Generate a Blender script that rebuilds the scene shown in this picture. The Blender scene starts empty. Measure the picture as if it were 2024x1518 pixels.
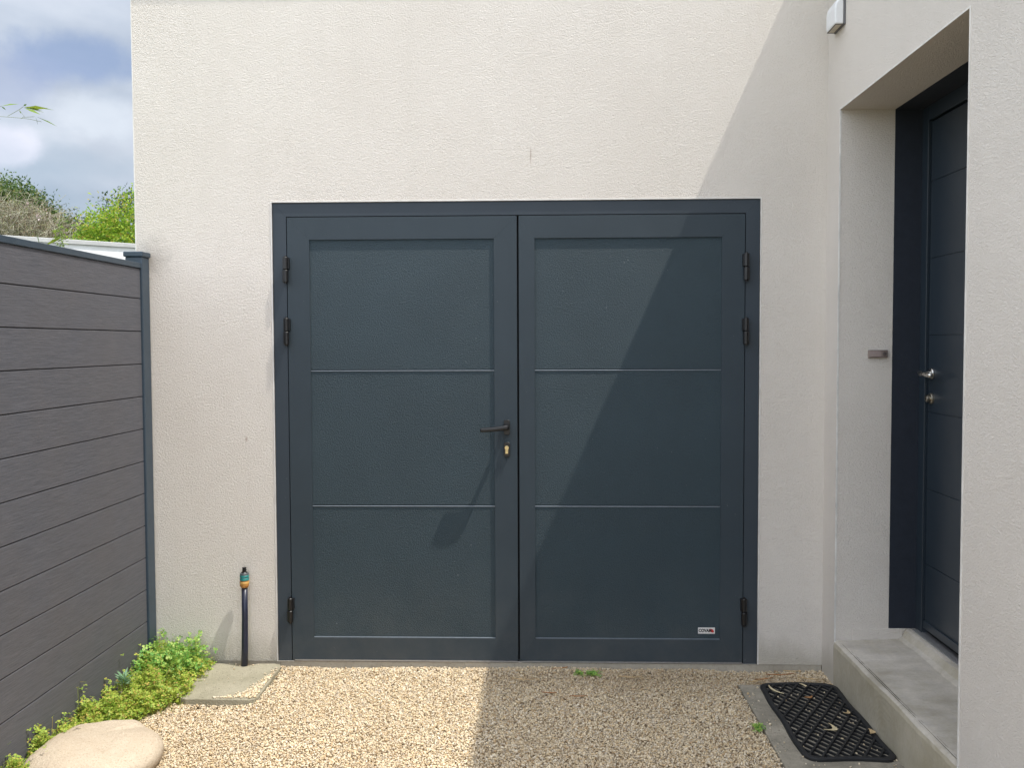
import bpy, math, random
import numpy as np
from mathutils import Vector, Matrix
R = math.radians
random.seed(7)
scene = bpy.context.scene
col = scene.collection

# ------------------------------------------------------------------ camera
cam_d = bpy.data.cameras.new('camera')
cam = bpy.data.objects.new('camera', cam_d); col.objects.link(cam)
cr = Vector((0.99947827, 0.03207285, -0.00381058))
cu = Vector((0.00242897, 0.04300664, 0.99907183))
cf = Vector((-0.03220696, 0.99855984, -0.04290629))
M = Matrix((cr, cu, -cf)).transposed().to_4x4()
M.translation = Vector((0.136, -4.6377, 1.5987))
cam.matrix_world = M
cam_d.sensor_width = 36.0
cam_d.sensor_fit = 'HORIZONTAL'
cam_d.lens = 36.0 * 1855.5 / 2024.0
cam_d.clip_start = 0.05
cam_d.clip_end = 2000
scene.camera = cam
scene.render.resolution_x = 1024
scene.render.resolution_y = 769

# ------------------------------------------------------------------ light
SUN = Vector((0.443, -0.133, 1.0)).normalized()
elev = math.asin(SUN.z); azim = math.atan2(SUN.x, SUN.y)
sun_d = bpy.data.lights.new('sun', 'SUN'); sun_d.energy = 3.1; sun_d.angle = R(0.5)
sun_d.color = (1.0, 0.955, 0.87)
sun = bpy.data.objects.new('sun', sun_d); col.objects.link(sun)
sun.rotation_euler = (-SUN).to_track_quat('-Z', 'Y').to_euler()
sun.location = SUN * 50

world = bpy.data.worlds.new('World'); scene.world = world; world.use_nodes = True
wt = world.node_tree; wn = wt.nodes; wl = wt.links
for n in list(wn): wn.remove(n)
def WN(t, **k):
    n = wn.new(t)
    for a, b in k.items(): setattr(n, a, b)
    return n
wo = WN('ShaderNodeOutputWorld'); bg = WN('ShaderNodeBackground')
sky = WN('ShaderNodeTexSky', sky_type='NISHITA', sun_disc=False)
sky.sun_elevation = elev; sky.sun_rotation = azim; sky.altitude = 20
sky.air_density = 1.0; sky.dust_density = 1.2; sky.ozone_density = 1.0
bg.inputs['Strength'].default_value = 0.12
tc = WN('ShaderNodeTexCoord')
mp = WN('ShaderNodeMapping'); mp.inputs['Scale'].default_value = (1, 1, 2.3); mp.inputs['Location'].default_value = (3.1, 1.7, .4)
n1 = WN('ShaderNodeTexNoise'); n1.inputs['Scale'].default_value = 2.6; n1.inputs['Detail'].default_value = 7; n1.inputs['Roughness'].default_value = .52
n1.inputs['Distortion'].default_value = .35
wl.new(tc.outputs['Generated'], mp.inputs[0]); wl.new(mp.outputs[0], n1.inputs['Vector'])
cover = WN('ShaderNodeValToRGB'); cover.color_ramp.elements[0].position = .36; cover.color_ramp.elements[1].position = .60
cover.color_ramp.elements[0].color = (.45, .45, .45, 1); cover.color_ramp.elements[1].color = (1, 1, 1, 1)
wl.new(n1.outputs['Fac'], cover.inputs[0])
mp2 = WN('ShaderNodeMapping'); mp2.inputs['Scale'].default_value = (1, 1, 1.9); mp2.inputs['Location'].default_value = (8.3, .2, 1.13)
n2 = WN('ShaderNodeTexNoise'); n2.inputs['Scale'].default_value = 5.5; n2.inputs['Detail'].default_value = 8; n2.inputs['Roughness'].default_value = .5
wl.new(tc.outputs['Generated'], mp2.inputs[0]); wl.new(mp2.outputs[0], n2.inputs['Vector'])
ccol = WN('ShaderNodeValToRGB')
e = ccol.color_ramp.elements; e[0].position = .33; e[0].color = (3.5, 4.1, 5.1, 1); e[1].position = .66; e[1].color = (6.6, 7.1, 7.9, 1)
wl.new(n2.outputs['Fac'], ccol.inputs[0])
def sky_blob(c, r, amp=.85):
    v = WN('ShaderNodeVectorMath', operation='SUBTRACT'); wl.new(tc.outputs['Generated'], v.inputs[0]); v.inputs[1].default_value = c
    q = WN('ShaderNodeVectorMath', operation='MULTIPLY'); wl.new(v.outputs[0], q.inputs[0]); q.inputs[1].default_value = (1 / r[0], 1 / r[0], 1 / r[1])
    d = WN('ShaderNodeVectorMath', operation='LENGTH'); wl.new(q.outputs[0], d.inputs[0])
    nz = WN('ShaderNodeTexNoise'); nz.inputs['Scale'].default_value = 16; nz.inputs['Detail'].default_value = 8; nz.inputs['Roughness'].default_value = .55; wl.new(tc.outputs['Generated'], nz.inputs['Vector'])
    a = WN('ShaderNodeMath', operation='MULTIPLY_ADD'); wl.new(nz.outputs['Fac'], a.inputs[0]); a.inputs[1].default_value = amp * 2; a.inputs[2].default_value = -amp
    b = WN('ShaderNodeMath', operation='ADD'); wl.new(d.outputs['Value'], b.inputs[0]); wl.new(a.outputs[0], b.inputs[1])
    m = WN('ShaderNodeMapRange', interpolation_type='SMOOTHSTEP'); wl.new(b.outputs[0], m.inputs[0])
    m.inputs[1].default_value = .35; m.inputs[2].default_value = 1.05; m.inputs[3].default_value = 1; m.inputs[4].default_value = 0
    return m.outputs[0]
csock = ccol.outputs[0]
for c_, r_, k_, f_ in (((-.428, .862, .266), (.075, .030), (3.1, 3.95, 6.0, 1), .85), ((-.50, .85, .245), (.06, .03), (3.5, 4.2, 6.0, 1), .6),
                       ((-.445, .87, .172), (.10, .022), (4.6, 5.3, 6.2, 1), .7), ((-.492, .850, .182), (.040, .021), (8.6, 8.6, 9.6, 1), .9),
                       ((-.415, .88, .215), (.05, .03), (7.0, 7.6, 8.4, 1), .6)):
    mm_ = WN('ShaderNodeMix', data_type='RGBA'); fm = WN('ShaderNodeMath', operation='MULTIPLY'); fm.inputs[1].default_value = f_
    wl.new(sky_blob(c_, r_), fm.inputs[0]); wl.new(fm.outputs[0], mm_.inputs['Factor']); wl.new(csock, mm_.inputs['A']); mm_.inputs['B'].default_value = k_
    csock = mm_.outputs['Result']
mix = WN('ShaderNodeMix', data_type='RGBA')
wl.new(cover.outputs[0], mix.inputs['Factor']); wl.new(sky.outputs[0], mix.inputs['A']); wl.new(csock, mix.inputs['B'])
# added gain: unseen sky behind the camera brightened to lift the shaded walls
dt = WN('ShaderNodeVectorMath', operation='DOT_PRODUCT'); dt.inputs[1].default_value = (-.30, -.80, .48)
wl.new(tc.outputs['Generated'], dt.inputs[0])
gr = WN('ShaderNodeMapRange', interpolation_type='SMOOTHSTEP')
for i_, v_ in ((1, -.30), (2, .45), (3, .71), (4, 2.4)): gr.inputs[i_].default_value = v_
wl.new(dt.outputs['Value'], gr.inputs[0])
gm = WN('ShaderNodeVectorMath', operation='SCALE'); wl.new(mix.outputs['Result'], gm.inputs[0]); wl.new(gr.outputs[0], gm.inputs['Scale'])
tw_ = WN('ShaderNodeMix', data_type='RGBA', blend_type='MULTIPLY'); tw_.inputs['B'].default_value = (1.06, .995, .92, 1)
wf = WN('ShaderNodeMapRange'); wl.new(dt.outputs['Value'], wf.inputs[0]); wf.inputs[1].default_value = -.3; wf.inputs[2].default_value = .2
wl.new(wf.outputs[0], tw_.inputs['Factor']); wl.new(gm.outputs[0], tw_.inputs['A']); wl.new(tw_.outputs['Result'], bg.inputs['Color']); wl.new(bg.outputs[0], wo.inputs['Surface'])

scene.view_settings.view_transform = 'Standard'
scene.view_settings.look = 'None'
scene.view_settings.exposure = 0.5
scene.view_settings.gamma = 1.0
try: scene.view_settings.use_curve_mapping = False
except Exception: pass
scene.cycles.max_bounces = 10
scene.cycles.diffuse_bounces = 8

# ------------------------------------------------------------------ helpers
def tag(o, label=None, cat=None, group=None, kind=None):
    if label: o['label'] = label
    if cat: o['category'] = cat
    if group: o['group'] = group
    if kind: o['kind'] = kind
    return o
def empty(name, loc, label=None, cat=None, group=None):
    o = bpy.data.objects.new(name, None); col.objects.link(o); o.location = loc
    o.empty_display_size = .1
    return tag(o, label, cat, group)
def wloc(o):
    v = Vector((0, 0, 0))
    while o is not None:
        v += o.location; o = o.parent
    return v
def link_mesh(name, me, mats, parent, loc, smooth=False, bevel=0, seg=2):
    if not isinstance(mats, (list, tuple)): mats = [mats]
    for m in mats: me.materials.append(m)
    o = bpy.data.objects.new(name, me); col.objects.link(o)
    if parent is not None: o.parent = parent
    elif loc is not None: o.location = loc
    if smooth: me.polygons.foreach_set('use_smooth', [True] * len(me.polygons))
    if bevel:
        b = o.modifiers.new('bevel', 'BEVEL'); b.width = bevel; b.segments = seg; b.limit_method = 'ANGLE'; b.angle_limit = R(40)
    return o
class MB:
    def __init__(s): s.v = []; s.f = []; s.m = []
    def add(s, vs, fs, mi=0):
        n = len(s.v); s.v += [tuple(p) for p in vs]
        s.f += [tuple(i + n for i in f) for f in fs]; s.m += [mi] * len(fs)
        return s
    def box(s, x0, x1, y0, y1, z0, z1, mi=0):
        v = [(x, y, z) for z in (z0, z1) for y in (y0, y1) for x in (x0, x1)]
        return s.add(v, [(0, 2, 3, 1), (4, 5, 7, 6), (0, 1, 5, 4), (2, 6, 7, 3), (0, 4, 6, 2), (1, 3, 7, 5)], mi)
    def quad(s, a, b, c, d, mi=0): return s.add([a, b, c, d], [(0, 1, 2, 3)], mi)
    def tube(s, pts, rad, n=12, mi=0, cap=True):
        pts = [Vector(p) for p in pts]
        if not isinstance(rad, (list, tuple)): rad = [rad] * len(pts)
        vs = []; fs = []
        t0 = (pts[1] - pts[0]).normalized()
        up = Vector((0, 0, 1)) if abs(t0.z) < .9 else Vector((1, 0, 0))
        for i, p in enumerate(pts):
            if i == 0: t = pts[1] - pts[0]
            elif i == len(pts) - 1: t = pts[-1] - pts[-2]
            else:
                t = (pts[i + 1] - pts[i]); t2 = (pts[i] - pts[i - 1])
                t = (t.normalized() if t.length > 1e-9 else t2.normalized()) + (t2.normalized() if t2.length > 1e-9 else t.normalized())
            if t.length < 1e-9: t = t0
            t.normalize()
            a = t.cross(up)
            if a.length < 1e-4: a = Vector((1, 0, 0))
            a.normalize(); b = t.cross(a).normalized()
            for k in range(n):
                th = 2 * math.pi * k / n
                vs.append(p + (a * math.cos(th) + b * math.sin(th)) * rad[i])
        for i in range(len(pts) - 1):
            for k in range(n):
                k2 = (k + 1) % n
                fs.append((i * n + k, i * n + k2, (i + 1) * n + k2, (i + 1) * n + k))
        if cap:
            fs.append(tuple(range(n - 1, -1, -1))); fs.append(tuple((len(pts) - 1) * n + k for k in range(n)))
        return s.add(vs, fs, mi)
    def prism(s, poly, z0, z1, mi=0):
        n = len(poly)
        vs = [(x, y, z0) for x, y in poly] + [(x, y, z1) for x, y in poly]
        fs = [tuple(range(n - 1, -1, -1)), tuple(range(n, 2 * n))] + [(i, (i + 1) % n, n + (i + 1) % n, n + i) for i in range(n)]
        return s.add(vs, fs, mi)
    def build(s, name, mats, parent=None, loc=None, smooth=False, bevel=0, seg=2):
        off = wloc(parent) if parent is not None else Vector(loc or (0, 0, 0))
        me = bpy.data.meshes.new(name)
        me.from_pydata([(x - off.x, y - off.y, z - off.z) for x, y, z in s.v], [], s.f)
        me.polygons.foreach_set('material_index', s.m)
        me.update()
        return link_mesh(name, me, mats, parent, loc, smooth, bevel, seg)
def np_mesh(name, V, F, mats, parent=None, loc=None, smooth=False):
    """V (n,3) F (m,k) arrays of one face size"""
    off = np.array(wloc(parent) if parent is not None else (loc or (0, 0, 0)))
    V = (V - off).astype(np.float32); m, k = F.shape
    me = bpy.data.meshes.new(name)
    me.vertices.add(len(V)); me.vertices.foreach_set('co', V.ravel())
    me.loops.add(m * k); me.loops.foreach_set('vertex_index', F.astype(np.int32).ravel())
    me.polygons.add(m)
    me.polygons.foreach_set('loop_start', np.arange(0, m * k, k, dtype=np.int32))
    try: me.polygons.foreach_set('loop_total', np.full(m, k, dtype=np.int32))
    except Exception: pass
    me.update(calc_edges=True); me.validate()
    return link_mesh(name, me, mats, parent, loc, smooth)

# ------------------------------------------------------------------ materials
class NT:
    def __init__(s, name):
        s.mat = bpy.data.materials.new(name); s.mat.use_nodes = True
        s.t = s.mat.node_tree; s.n = s.t.nodes; s.l = s.t.links
        s.b = s.n['Principled BSDF']
        s.tc = s.n.new('ShaderNodeTexCoord')
    def N(s, t, ins=None, **k):
        n = s.n.new(t)
        for a, b in k.items(): setattr(n, a, b)
        for a, b in (ins or {}).items():
            if hasattr(b, 'is_linked') or isinstance(b, bpy.types.NodeSocket): s.l.new(b, n.inputs[a])
            else: n.inputs[a].default_value = b
        return n
    def noise(s, scale, detail=3, rough=.5, vec=None, dist=0, sc=None):
        v = vec if vec is not None else s.tc.outputs['Object']
        if sc is not None:
            v = s.N('ShaderNodeMapping', {0: v, 'Scale': sc}).outputs[0]
        return s.N('ShaderNodeTexNoise', {'Vector': v, 'Scale': scale, 'Detail': detail, 'Roughness': rough, 'Distortion': dist}).outputs['Fac']
    def ramp(s, f, stops):
        n = s.N('ShaderNodeValToRGB', {0: f}); el = n.color_ramp.elements
        while len(el) < len(stops): el.new(.5)
        for q, (p, c) in zip(el, stops):
            q.position = p
            q.color = (c, c, c, 1) if isinstance(c, (int, float)) else (*c, 1)
        return n.outputs[0]
    def mixc(s, f, a, b, mode='MIX'):
        n = s.N('ShaderNodeMix', data_type='RGBA', blend_type=mode)
        for k, v in (('Factor', f), ('A', a), ('B', b)):
            i = n.inputs[k] if k == 'Factor' else [q for q in n.inputs if q.name == k and q.type == 'RGBA'][0]
            if isinstance(v, bpy.types.NodeSocket): s.l.new(v, i)
            elif k == 'Factor': i.default_value = v
            else: i.default_value = (*v, 1)
        return [q for q in n.outputs if q.type == 'RGBA'][0]
    def math(s, op, a, b=0, c=None, clamp=False):
        n = s.N('ShaderNodeMath', operation=op, use_clamp=clamp)
        for i, v in enumerate((a, b, c)):
            if v is None: continue
            if isinstance(v, bpy.types.NodeSocket): s.l.new(v, n.inputs[i])
            else: n.inputs[i].default_value = v
        return n.outputs[0]
    def out(s, colr, rough=.6, bump=None, bstr=1, bdist=.001, metal=0, spec=None):
        def st(k, v):
            if isinstance(v, bpy.types.NodeSocket): s.l.new(v, s.b.inputs[k])
            else: s.b.inputs[k].default_value = (*v, 1) if isinstance(v, tuple) else v
        st('Base Color', colr); st('Roughness', rough); st('Metallic', metal)
        if spec is not None: st('Specular IOR Level', spec)
        if bump is not None:
            bn = s.N('ShaderNodeBump', {'Height': bump, 'Strength': bstr, 'Distance': bdist})
            s.l.new(bn.outputs[0], s.b.inputs['Normal'])
        return s.mat
    def blob(s, c, r, f0=0., nz=.3, nscale=12):
        """1 inside an ellipsoid at c with radii r, ragged by noise"""
        v = s.N('ShaderNodeVectorMath', {0: s.tc.outputs['Object'], 1: c}, operation='SUBTRACT').outputs[0]
        v = s.N('ShaderNodeVectorMath', {0: v, 1: (1 / r[0], 1 / r[1], 1 / r[2])}, operation='MULTIPLY').outputs[0]
        d = s.N('ShaderNodeVectorMath', {0: v}, operation='LENGTH').outputs['Value']
        nn = s.noise(nscale, 4)
        d = s.math('ADD', d, s.math('MULTIPLY', s.math('SUBTRACT', nn, .5), nz * 2))
        return s.math('SUBTRACT', 1, s.N('ShaderNodeMapRange', {0: d, 1: f0, 2: 1}, interpolation_type='SMOOTHSTEP').outputs[0])

def mat_render():
    m = NT('render_coat')
    big = m.noise(1.3, 4, .6)
    c = m.mixc(m.ramp(big, [(.3, 0), (.7, 1)]), (.705, .655, .595), (.75, .703, .645))
    fine = m.noise(260, 2, .6)
    c = m.mixc(m.math('MULTIPLY', fine, .16), c, (.42, .39, .35))
    sep = m.N('ShaderNodeSeparateXYZ', {0: m.tc.outputs['Object']})
    # splash dirt close to the ground with a ragged edge
    dz = m.math('SUBTRACT', sep.outputs['Z'], m.math('MULTIPLY', m.noise(7, 5, .65, sc=(1, 1, .4)), .22))
    low = m.N('ShaderNodeMapRange', {0: dz, 1: .03, 2: -.09}).outputs[0]
    c = m.mixc(m.math('MULTIPLY', low, .5), c, (.34, .32, .25))
    # sooty dirt by the fence post cap
    c = m.mixc(m.math('MULTIPLY', m.blob((-1.80, 0, 2.04), (.14, .5, .15), .0, .5, 26), .36), c, (.20, .18, .15))
    # rusty hairline and small brown mark
    c = m.mixc(m.math('MULTIPLY', m.blob((.082, 0, 2.52), (.005, .1, .055), .3, .25, 60), .45), c, (.28, .17, .10))
    c = m.mixc(m.math('MULTIPLY', m.blob((-1.345, 0, 1.126), (.008, .1, .018), .3, .25, 60), .55), c, (.30, .2, .14))
    # faint vertical rain streaks
    st = m.noise(5, 4, .6, sc=(2.2, 2.2, .12))
    c = m.mixc(m.math('MULTIPLY', m.ramp(st, [(.52, 0), (.72, 1)]), .06), c, (.5, .47, .41))
    a = m.noise(132, 3, .55, dist=1.0, sc=(1, 1, 1.2))
    b = m.noise(240, 2, .5)
    h = m.math('ADD', m.ramp(a, [(.36, 0), (.66, 1)]), m.math('MULTIPLY', b, .35))
    return m.out(c, .93, h, 1.0, .0023, spec=.2)
def mat_plain(name, c, rough=.5, nz=.06, scale=30, bump=0, bs=200, metal=0, spec=None):
    m = NT(name); f = m.noise(scale, 4, .6)
    c2 = tuple(max(0, v * (1 - nz * 4)) for v in c)
    cc = m.mixc(m.ramp(f, [(.35, 0), (.7, 1)]), c, c2)
    r = m.math('ADD', m.math('MULTIPLY', m.noise(scale * .6, 3), .12), rough - .06)
    return m.out(cc, r, m.noise(bs, 2) if bump else None, 1, bump or .001, metal, spec)
def mat_anthracite(name, c, rough, bump, bscale, specks=.5, spec=.5):
    m = NT(name)
    f = m.noise(2.2, 5, .6)
    cc = m.mixc(m.ramp(f, [(.3, 0), (.7, 1)]), c, tuple(v * 1.18 for v in c))
    sp = m.noise(75, 2, .7, sc=(1, 1, .8)); msk = m.ramp(m.noise(3.2, 3), [(.45, 0), (.6, 1)])
    spk = m.math('MULTIPLY', m.ramp(sp, [(.73, 0), (.78, 1)]), msk)
    cc = m.mixc(m.math('MULTIPLY', spk, specks), cc, (.35, .36, .37))
    dust = m.N('ShaderNodeMapRange', {0: m.N('ShaderNodeSeparateXYZ', {0: m.tc.outputs['Object']}).outputs['Z'], 1: .55, 2: 0.0}).outputs[0]
    dust = m.math('MULTIPLY', dust, m.ramp(m.noise(4, 5, .7), [(.3, 0), (.75, 1)]))
    cc = m.mixc(m.math('MULTIPLY', dust, .12), cc, (.30, .27, .22))
    r = m.math('ADD', m.math('MULTIPLY', m.noise(6, 4), .14), rough - .07)
    return m.out(cc, r, m.noise(bscale, 2, .6), 1, bump, spec=spec)
def mat_concrete(name, c1, c2, bump=.0012, rough=.9):
    m = NT(name)
    f = m.noise(5, 6, .65); g = m.noise(60, 4, .7)
    c = m.mixc(m.ramp(f, [(.3, 0), (.7, 1)]), c1, c2)
    c = m.mixc(m.math('MULTIPLY', m.ramp(g, [(.5, 0), (.75, 1)]), .4), c, tuple(v * .55 for v in c1))
    v = m.N('ShaderNodeTexVoronoi', {'Vector': m.tc.outputs['Object'], 'Scale': 38}).outputs['Distance']
    pits = m.ramp(v, [(.08, 1), (.14, 0)])
    c = m.mixc(m.math('MULTIPLY', pits, .35), c, tuple(v * .45 for v in c1))
    h = m.math('SUBTRACT', m.math('ADD', m.noise(120, 3), m.math('MULTIPLY', f, 1.5)), m.math('MULTIPLY', pits, 1.2))
    return m.out(c, rough, h, 1, bump, spec=.3)
def mat_step():
    m = NT('step_concrete')
    f = m.noise(4, 6, .65); sw = m.noise(9, 3, .6, dist=2.5, sc=(1, .5, 1))
    c = m.mixc(m.ramp(f, [(.36, 0), (.62, 1)]), (.36, .325, .26), (.55, .505, .44))
    c = m.mixc(m.math('MULTIPLY', m.ramp(sw, [(.45, 0), (.7, 1)]), .35), c, (.37, .345, .33))
    g = m.noise(70, 4, .7)
    c = m.mixc(m.math('MULTIPLY', m.ramp(g, [(.5, 0), (.8, 1)]), .35), c, (.26, .235, .185))
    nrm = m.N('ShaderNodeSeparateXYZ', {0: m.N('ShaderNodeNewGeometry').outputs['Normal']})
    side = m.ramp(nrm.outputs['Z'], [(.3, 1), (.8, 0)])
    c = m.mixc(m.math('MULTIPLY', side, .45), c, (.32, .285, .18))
    # dark olive line in the corner in front of the threshold
    c = m.mixc(m.math('MULTIPLY', m.blob((1.83, -.8, .2), (.035, .75, .06), .1, .35, 9), .45), c, (.22, .20, .11))
    wv = m.N('ShaderNodeTexWave', {'Vector': m.tc.outputs['Object'], 'Scale': 14, 'Distortion': 6, 'Detail': 2, 'Detail Scale': 1.2}, wave_type='RINGS').outputs['Fac']
    h = m.math('ADD', m.math('MULTIPLY', wv, .35), m.math('ADD', m.noise(110, 3), m.math('MULTIPLY', f, 2)))
    return m.out(c, .88, h, 1, .0012, spec=.3)
def mat_gravel(name='gravel_stone', damp=0):
    m = NT(name)
    rnd = m.N('ShaderNodeNewGeometry').outputs['Random Per Island']
    c = m.ramp(rnd, [(0, (.38, .26, .15)), (.10, (.60, .44, .25)), (.28, (.78, .65, .43)), (.5, (.84, .73, .53)), (.64, (.58, .46, .31)),
                     (.78, (.82, .73, .57)), (.88, (.48, .42, .34)), (1, (.92, .84, .67))])
    c = m.mixc(m.math('MULTIPLY', m.noise(300, 2), .3), c, (.45, .34, .22))
    pat = m.ramp(m.noise(2.3, 4, .6), [(.42, 0), (.68, 1)])
    c = m.mixc(m.math('MULTIPLY', pat, .25), c, (.42, .31, .19))
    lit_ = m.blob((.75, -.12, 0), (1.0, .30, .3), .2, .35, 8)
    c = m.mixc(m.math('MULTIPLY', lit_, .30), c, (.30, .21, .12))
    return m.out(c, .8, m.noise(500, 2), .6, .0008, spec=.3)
def mat_leaf(name, stops, rough=.55, trans=.35):
    m = NT(name)
    rnd = m.N('ShaderNodeNewGeometry').outputs['Random Per Island']
    c = m.ramp(rnd, stops)
    m.out(c, rough, spec=.4)
    tr = m.N('ShaderNodeBsdfTranslucent'); m.l.new(c, tr.inputs['Color'])
    ms = m.N('ShaderNodeMixShader', {0: trans}); m.l.new(m.b.outputs[0], ms.inputs[1]); m.l.new(tr.outputs[0], ms.inputs[2])
    m.l.new(ms.outputs[0], m.n['Material Output'].inputs['Surface'])
    return m.mat

RENDER = mat_render()
BEAD = mat_plain('white_bead', (.74, .72, .68), .5, .06, 12)
DOORM = mat_anthracite('anthracite_lacquer', (.023, .036, .047), .68, .0016, 420, .35, .45)
PANELM = mat_anthracite('anthracite_textured', (.023, .042, .054), .58, .0060, 250, .6, .45)
FRAMEM = mat_anthracite('anthracite_frame', (.020, .031, .043), .66, .0002, 600, .25, .55)
EDOOR = mat_anthracite('entrance_lacquer', (.018, .027, .037), .34, .0001, 600, .1)
EDGE = mat_plain('edge_highlight', (.17, .20, .23), .35, .04, 40, metal=.5)  # anthracite edges coloured lighter to stand in for the sky highlight
EPAINT = mat_plain('dark_wall_paint', (.012, .018, .030), .8, .05, 25, .0009, 130)
BLACK = mat_plain('black_plastic', (.006, .006, .007), .36, .05, 60)
GAP = mat_plain('rubber_seal', (.006, .006, .007), .8, .0)
RUBBER = mat_plain('mat_rubber', (.009, .010, .012), .62, .08, 40, .0006, 260)
STEEL = mat_plain('brushed_steel', (.62, .60, .56), .28, .04, 60, metal=1)
BRASS = mat_plain('brass', (.62, .50, .27), .35, .05, 80, metal=1)
LOCKM = mat_plain('satin_nickel', (.50, .46, .38), .32, .05, 60, metal=1)
BRONZE = mat_plain('bronze_plate', (.33, .27, .24), .38, .05, 60, metal=.6)
ALU = mat_plain('aluminium_sill', (.52, .52, .53), .4, .05, 60, metal=.8)
SILLM = mat_concrete('plinth_concrete', (.34, .31, .25), (.43, .40, .34))
SLABM = mat_concrete('slab_concrete', (.26, .24, .17), (.36, .33, .25), .0035)
PATHM = mat_concrete('path_concrete', (.17, .155, .12), (.38, .34, .27), .005)
STEPM = mat_step()
GRAVEL = mat_gravel()
COPE = mat_plain('coping_metal', (.05, .064, .078), .4, .03)

# ------------------------------------------------------------------ ground
def ground_material():
    m = NT('earth')
    a = m.noise(3, 6, .6); b = m.N('ShaderNodeTexVoronoi', {'Vector': m.tc.outputs['Object'], 'Scale': 75})
    stone = m.ramp(b.outputs['Color'], [(0, (.34, .26, .17)), (.5, (.50, .41, .28)), (1, (.60, .52, .38))])
    c = m.mixc(m.ramp(b.outputs['Distance'], [(.35, 0), (.62, .8)]), stone, (.26, .19, .115))
    # lawn colour outside the gravel yard
    s = m.N('ShaderNodeSeparateXYZ', {0: m.tc.outputs['Object']})
    west = m.N('ShaderNodeMapRange', {0: s.outputs['X'], 1: -1.86, 2: -1.9}).outputs[0]
    grass = m.mixc(a, (.045, .075, .02), (.09, .12, .035))
    c = m.mixc(west, c, grass)
    return m.out(c, .95, m.math('SUBTRACT', 1, b.outputs['Distance']), 1, .006, spec=.2)
g = MB(); g.quad((-150, -150, -.05), (150, -150, -.05), (150, 150, -.05), (-150, 150, -.05))
tag(g.build('ground', ground_material()), kind='structure')

# ------------------------------------------------------------------ house
XL, XR, HB, HT, OV = -1.884, 1.518, 3.59, 3.64, .042
YW = -5.2; YB = 7.0; XE = 6.5
house = empty('house', (0, 0, 0), 'cream rendered flat roofed house with dark grey double garage door and recessed front door', 'house')
# garage wall: front with the opening cut out, left flank
OX, OZ = 1.2, 2.301
w = MB()
w.quad((XL, 0, 0), (-OX, 0, 0), (-OX, 0, OZ), (XL, 0, OZ))
w.quad((OX, 0, 0), (XR, 0, 0), (XR, 0, OZ), (OX, 0, OZ))
w.quad((XL, 0, OZ), (XR, 0, OZ), (XR, 0, HB), (XL, 0, HB))
w.quad((-OX, 0, 0), (-OX, .16, 0), (-OX, .16, OZ), (-OX, 0, OZ))
w.quad((OX, .16, 0), (OX, 0, 0), (OX, 0, OZ), (OX, .16, OZ))
w.quad((-OX, 0, OZ), (-OX, .16, OZ), (OX, .16, OZ), (OX, 0, OZ))
w.quad((XL, YB, 0), (XL, 0, 0), (XL, 0, HB), (XL, YB, HB))
w.quad((XL, 0, 0), (XL, .02, 0), (XR, .02, 0), (XR, 0, 0))
wall1 = w.build('garage_wall', RENDER, house)
# wing wall at x = XR with the door recess
yN, yF, zL, zS = -1.519, -.198, 2.675, .19
XD = 1.905
w = MB()
def wx(y0, y1, z0, z1, x=XR): w.quad((x, y1, z0), (x, y0, z0), (x, y0, z1), (x, y1, z1))
wx(yF, 0, -.05, HB); wx(yN, yF, zL, HB); wx(YW, yN, -.05, HB)
w.quad((XR, yF, zS - .06), (XD + .1, yF, zS - .06), (XD + .1, yF, zL), (XR, yF, zL))     # far jamb
w.quad((XD + .1, yN, zS - .06), (XR, yN, zS - .06), (XR, yN, zL), (XD + .1, yN, zL))     # near jamb
w.quad((XR, yF, zL), (XD + .1, yF, zL), (XD + .1, yN, zL), (XR, yN, zL))                 # soffit
w.quad((XR, YW, -.05), (XE, YW, -.05), (XE, YW, HB), (XR, YW, HB))
w.quad((XE, YW, -.05), (XE, YB, -.05), (XE, YB, HB), (XE, YW, HB))
w.quad((XE, YB, -.05), (XL, YB, -.05), (XL, YB, HB), (XE, YB, HB))
wall2 = w.build('entrance_wall', RENDER, house)
# white edge beads
b = MB(); t = .002
b.box(XL - .003, XL + t, -.002, .003, 0, HB - .01)
b.box(-OX - .0055, -OX, -.0022, .004, .0, OZ); b.box(OX, OX + .0055, -.0022, .004, 0, OZ)
b.box(-OX - .0055, OX + .0055, -.0022, .004, OZ + .0005, OZ + .006)
b.build('corner_bead', BEAD, wall1)
b = MB()
b.box(XR - .0025, XR + .005, yF - .0025, yF + .0040, zS - .012, zL); b.box(XR - .0025, XR + .004, yN - .0055, yN + .0025, zS - .03, zL)
b.box(XR - .0025, XR + .004, yN - .006, yF + .006, zL + .0005, zL + .0065)
b.build('corner_bead', BEAD, wall2)
# plinth under the render
b = MB(); b.box(XL + .008, XR - .002, .0035, .2, -.3, -.0015)
b.build('plinth', SILLM, house)
# coping and roof
b = MB()
b.box(XL - OV, XR - OV, -OV, .35, HB, HT); b.box(XR - OV, XR + .35, YW - OV, .35, HB, HT)
b.build('coping', COPE, house, bevel=.003)
b = MB(); b.box(XL + .05, XE - .05, .36, YB - .05, HB - .25, HB - .2); b.box(XR + .36, XE - .05, YW + .05, .355, HB - .25, HB - .2)
b.build('roof', mat_plain('roof_gravel', (.3, .29, .27), .9), house)

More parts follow.
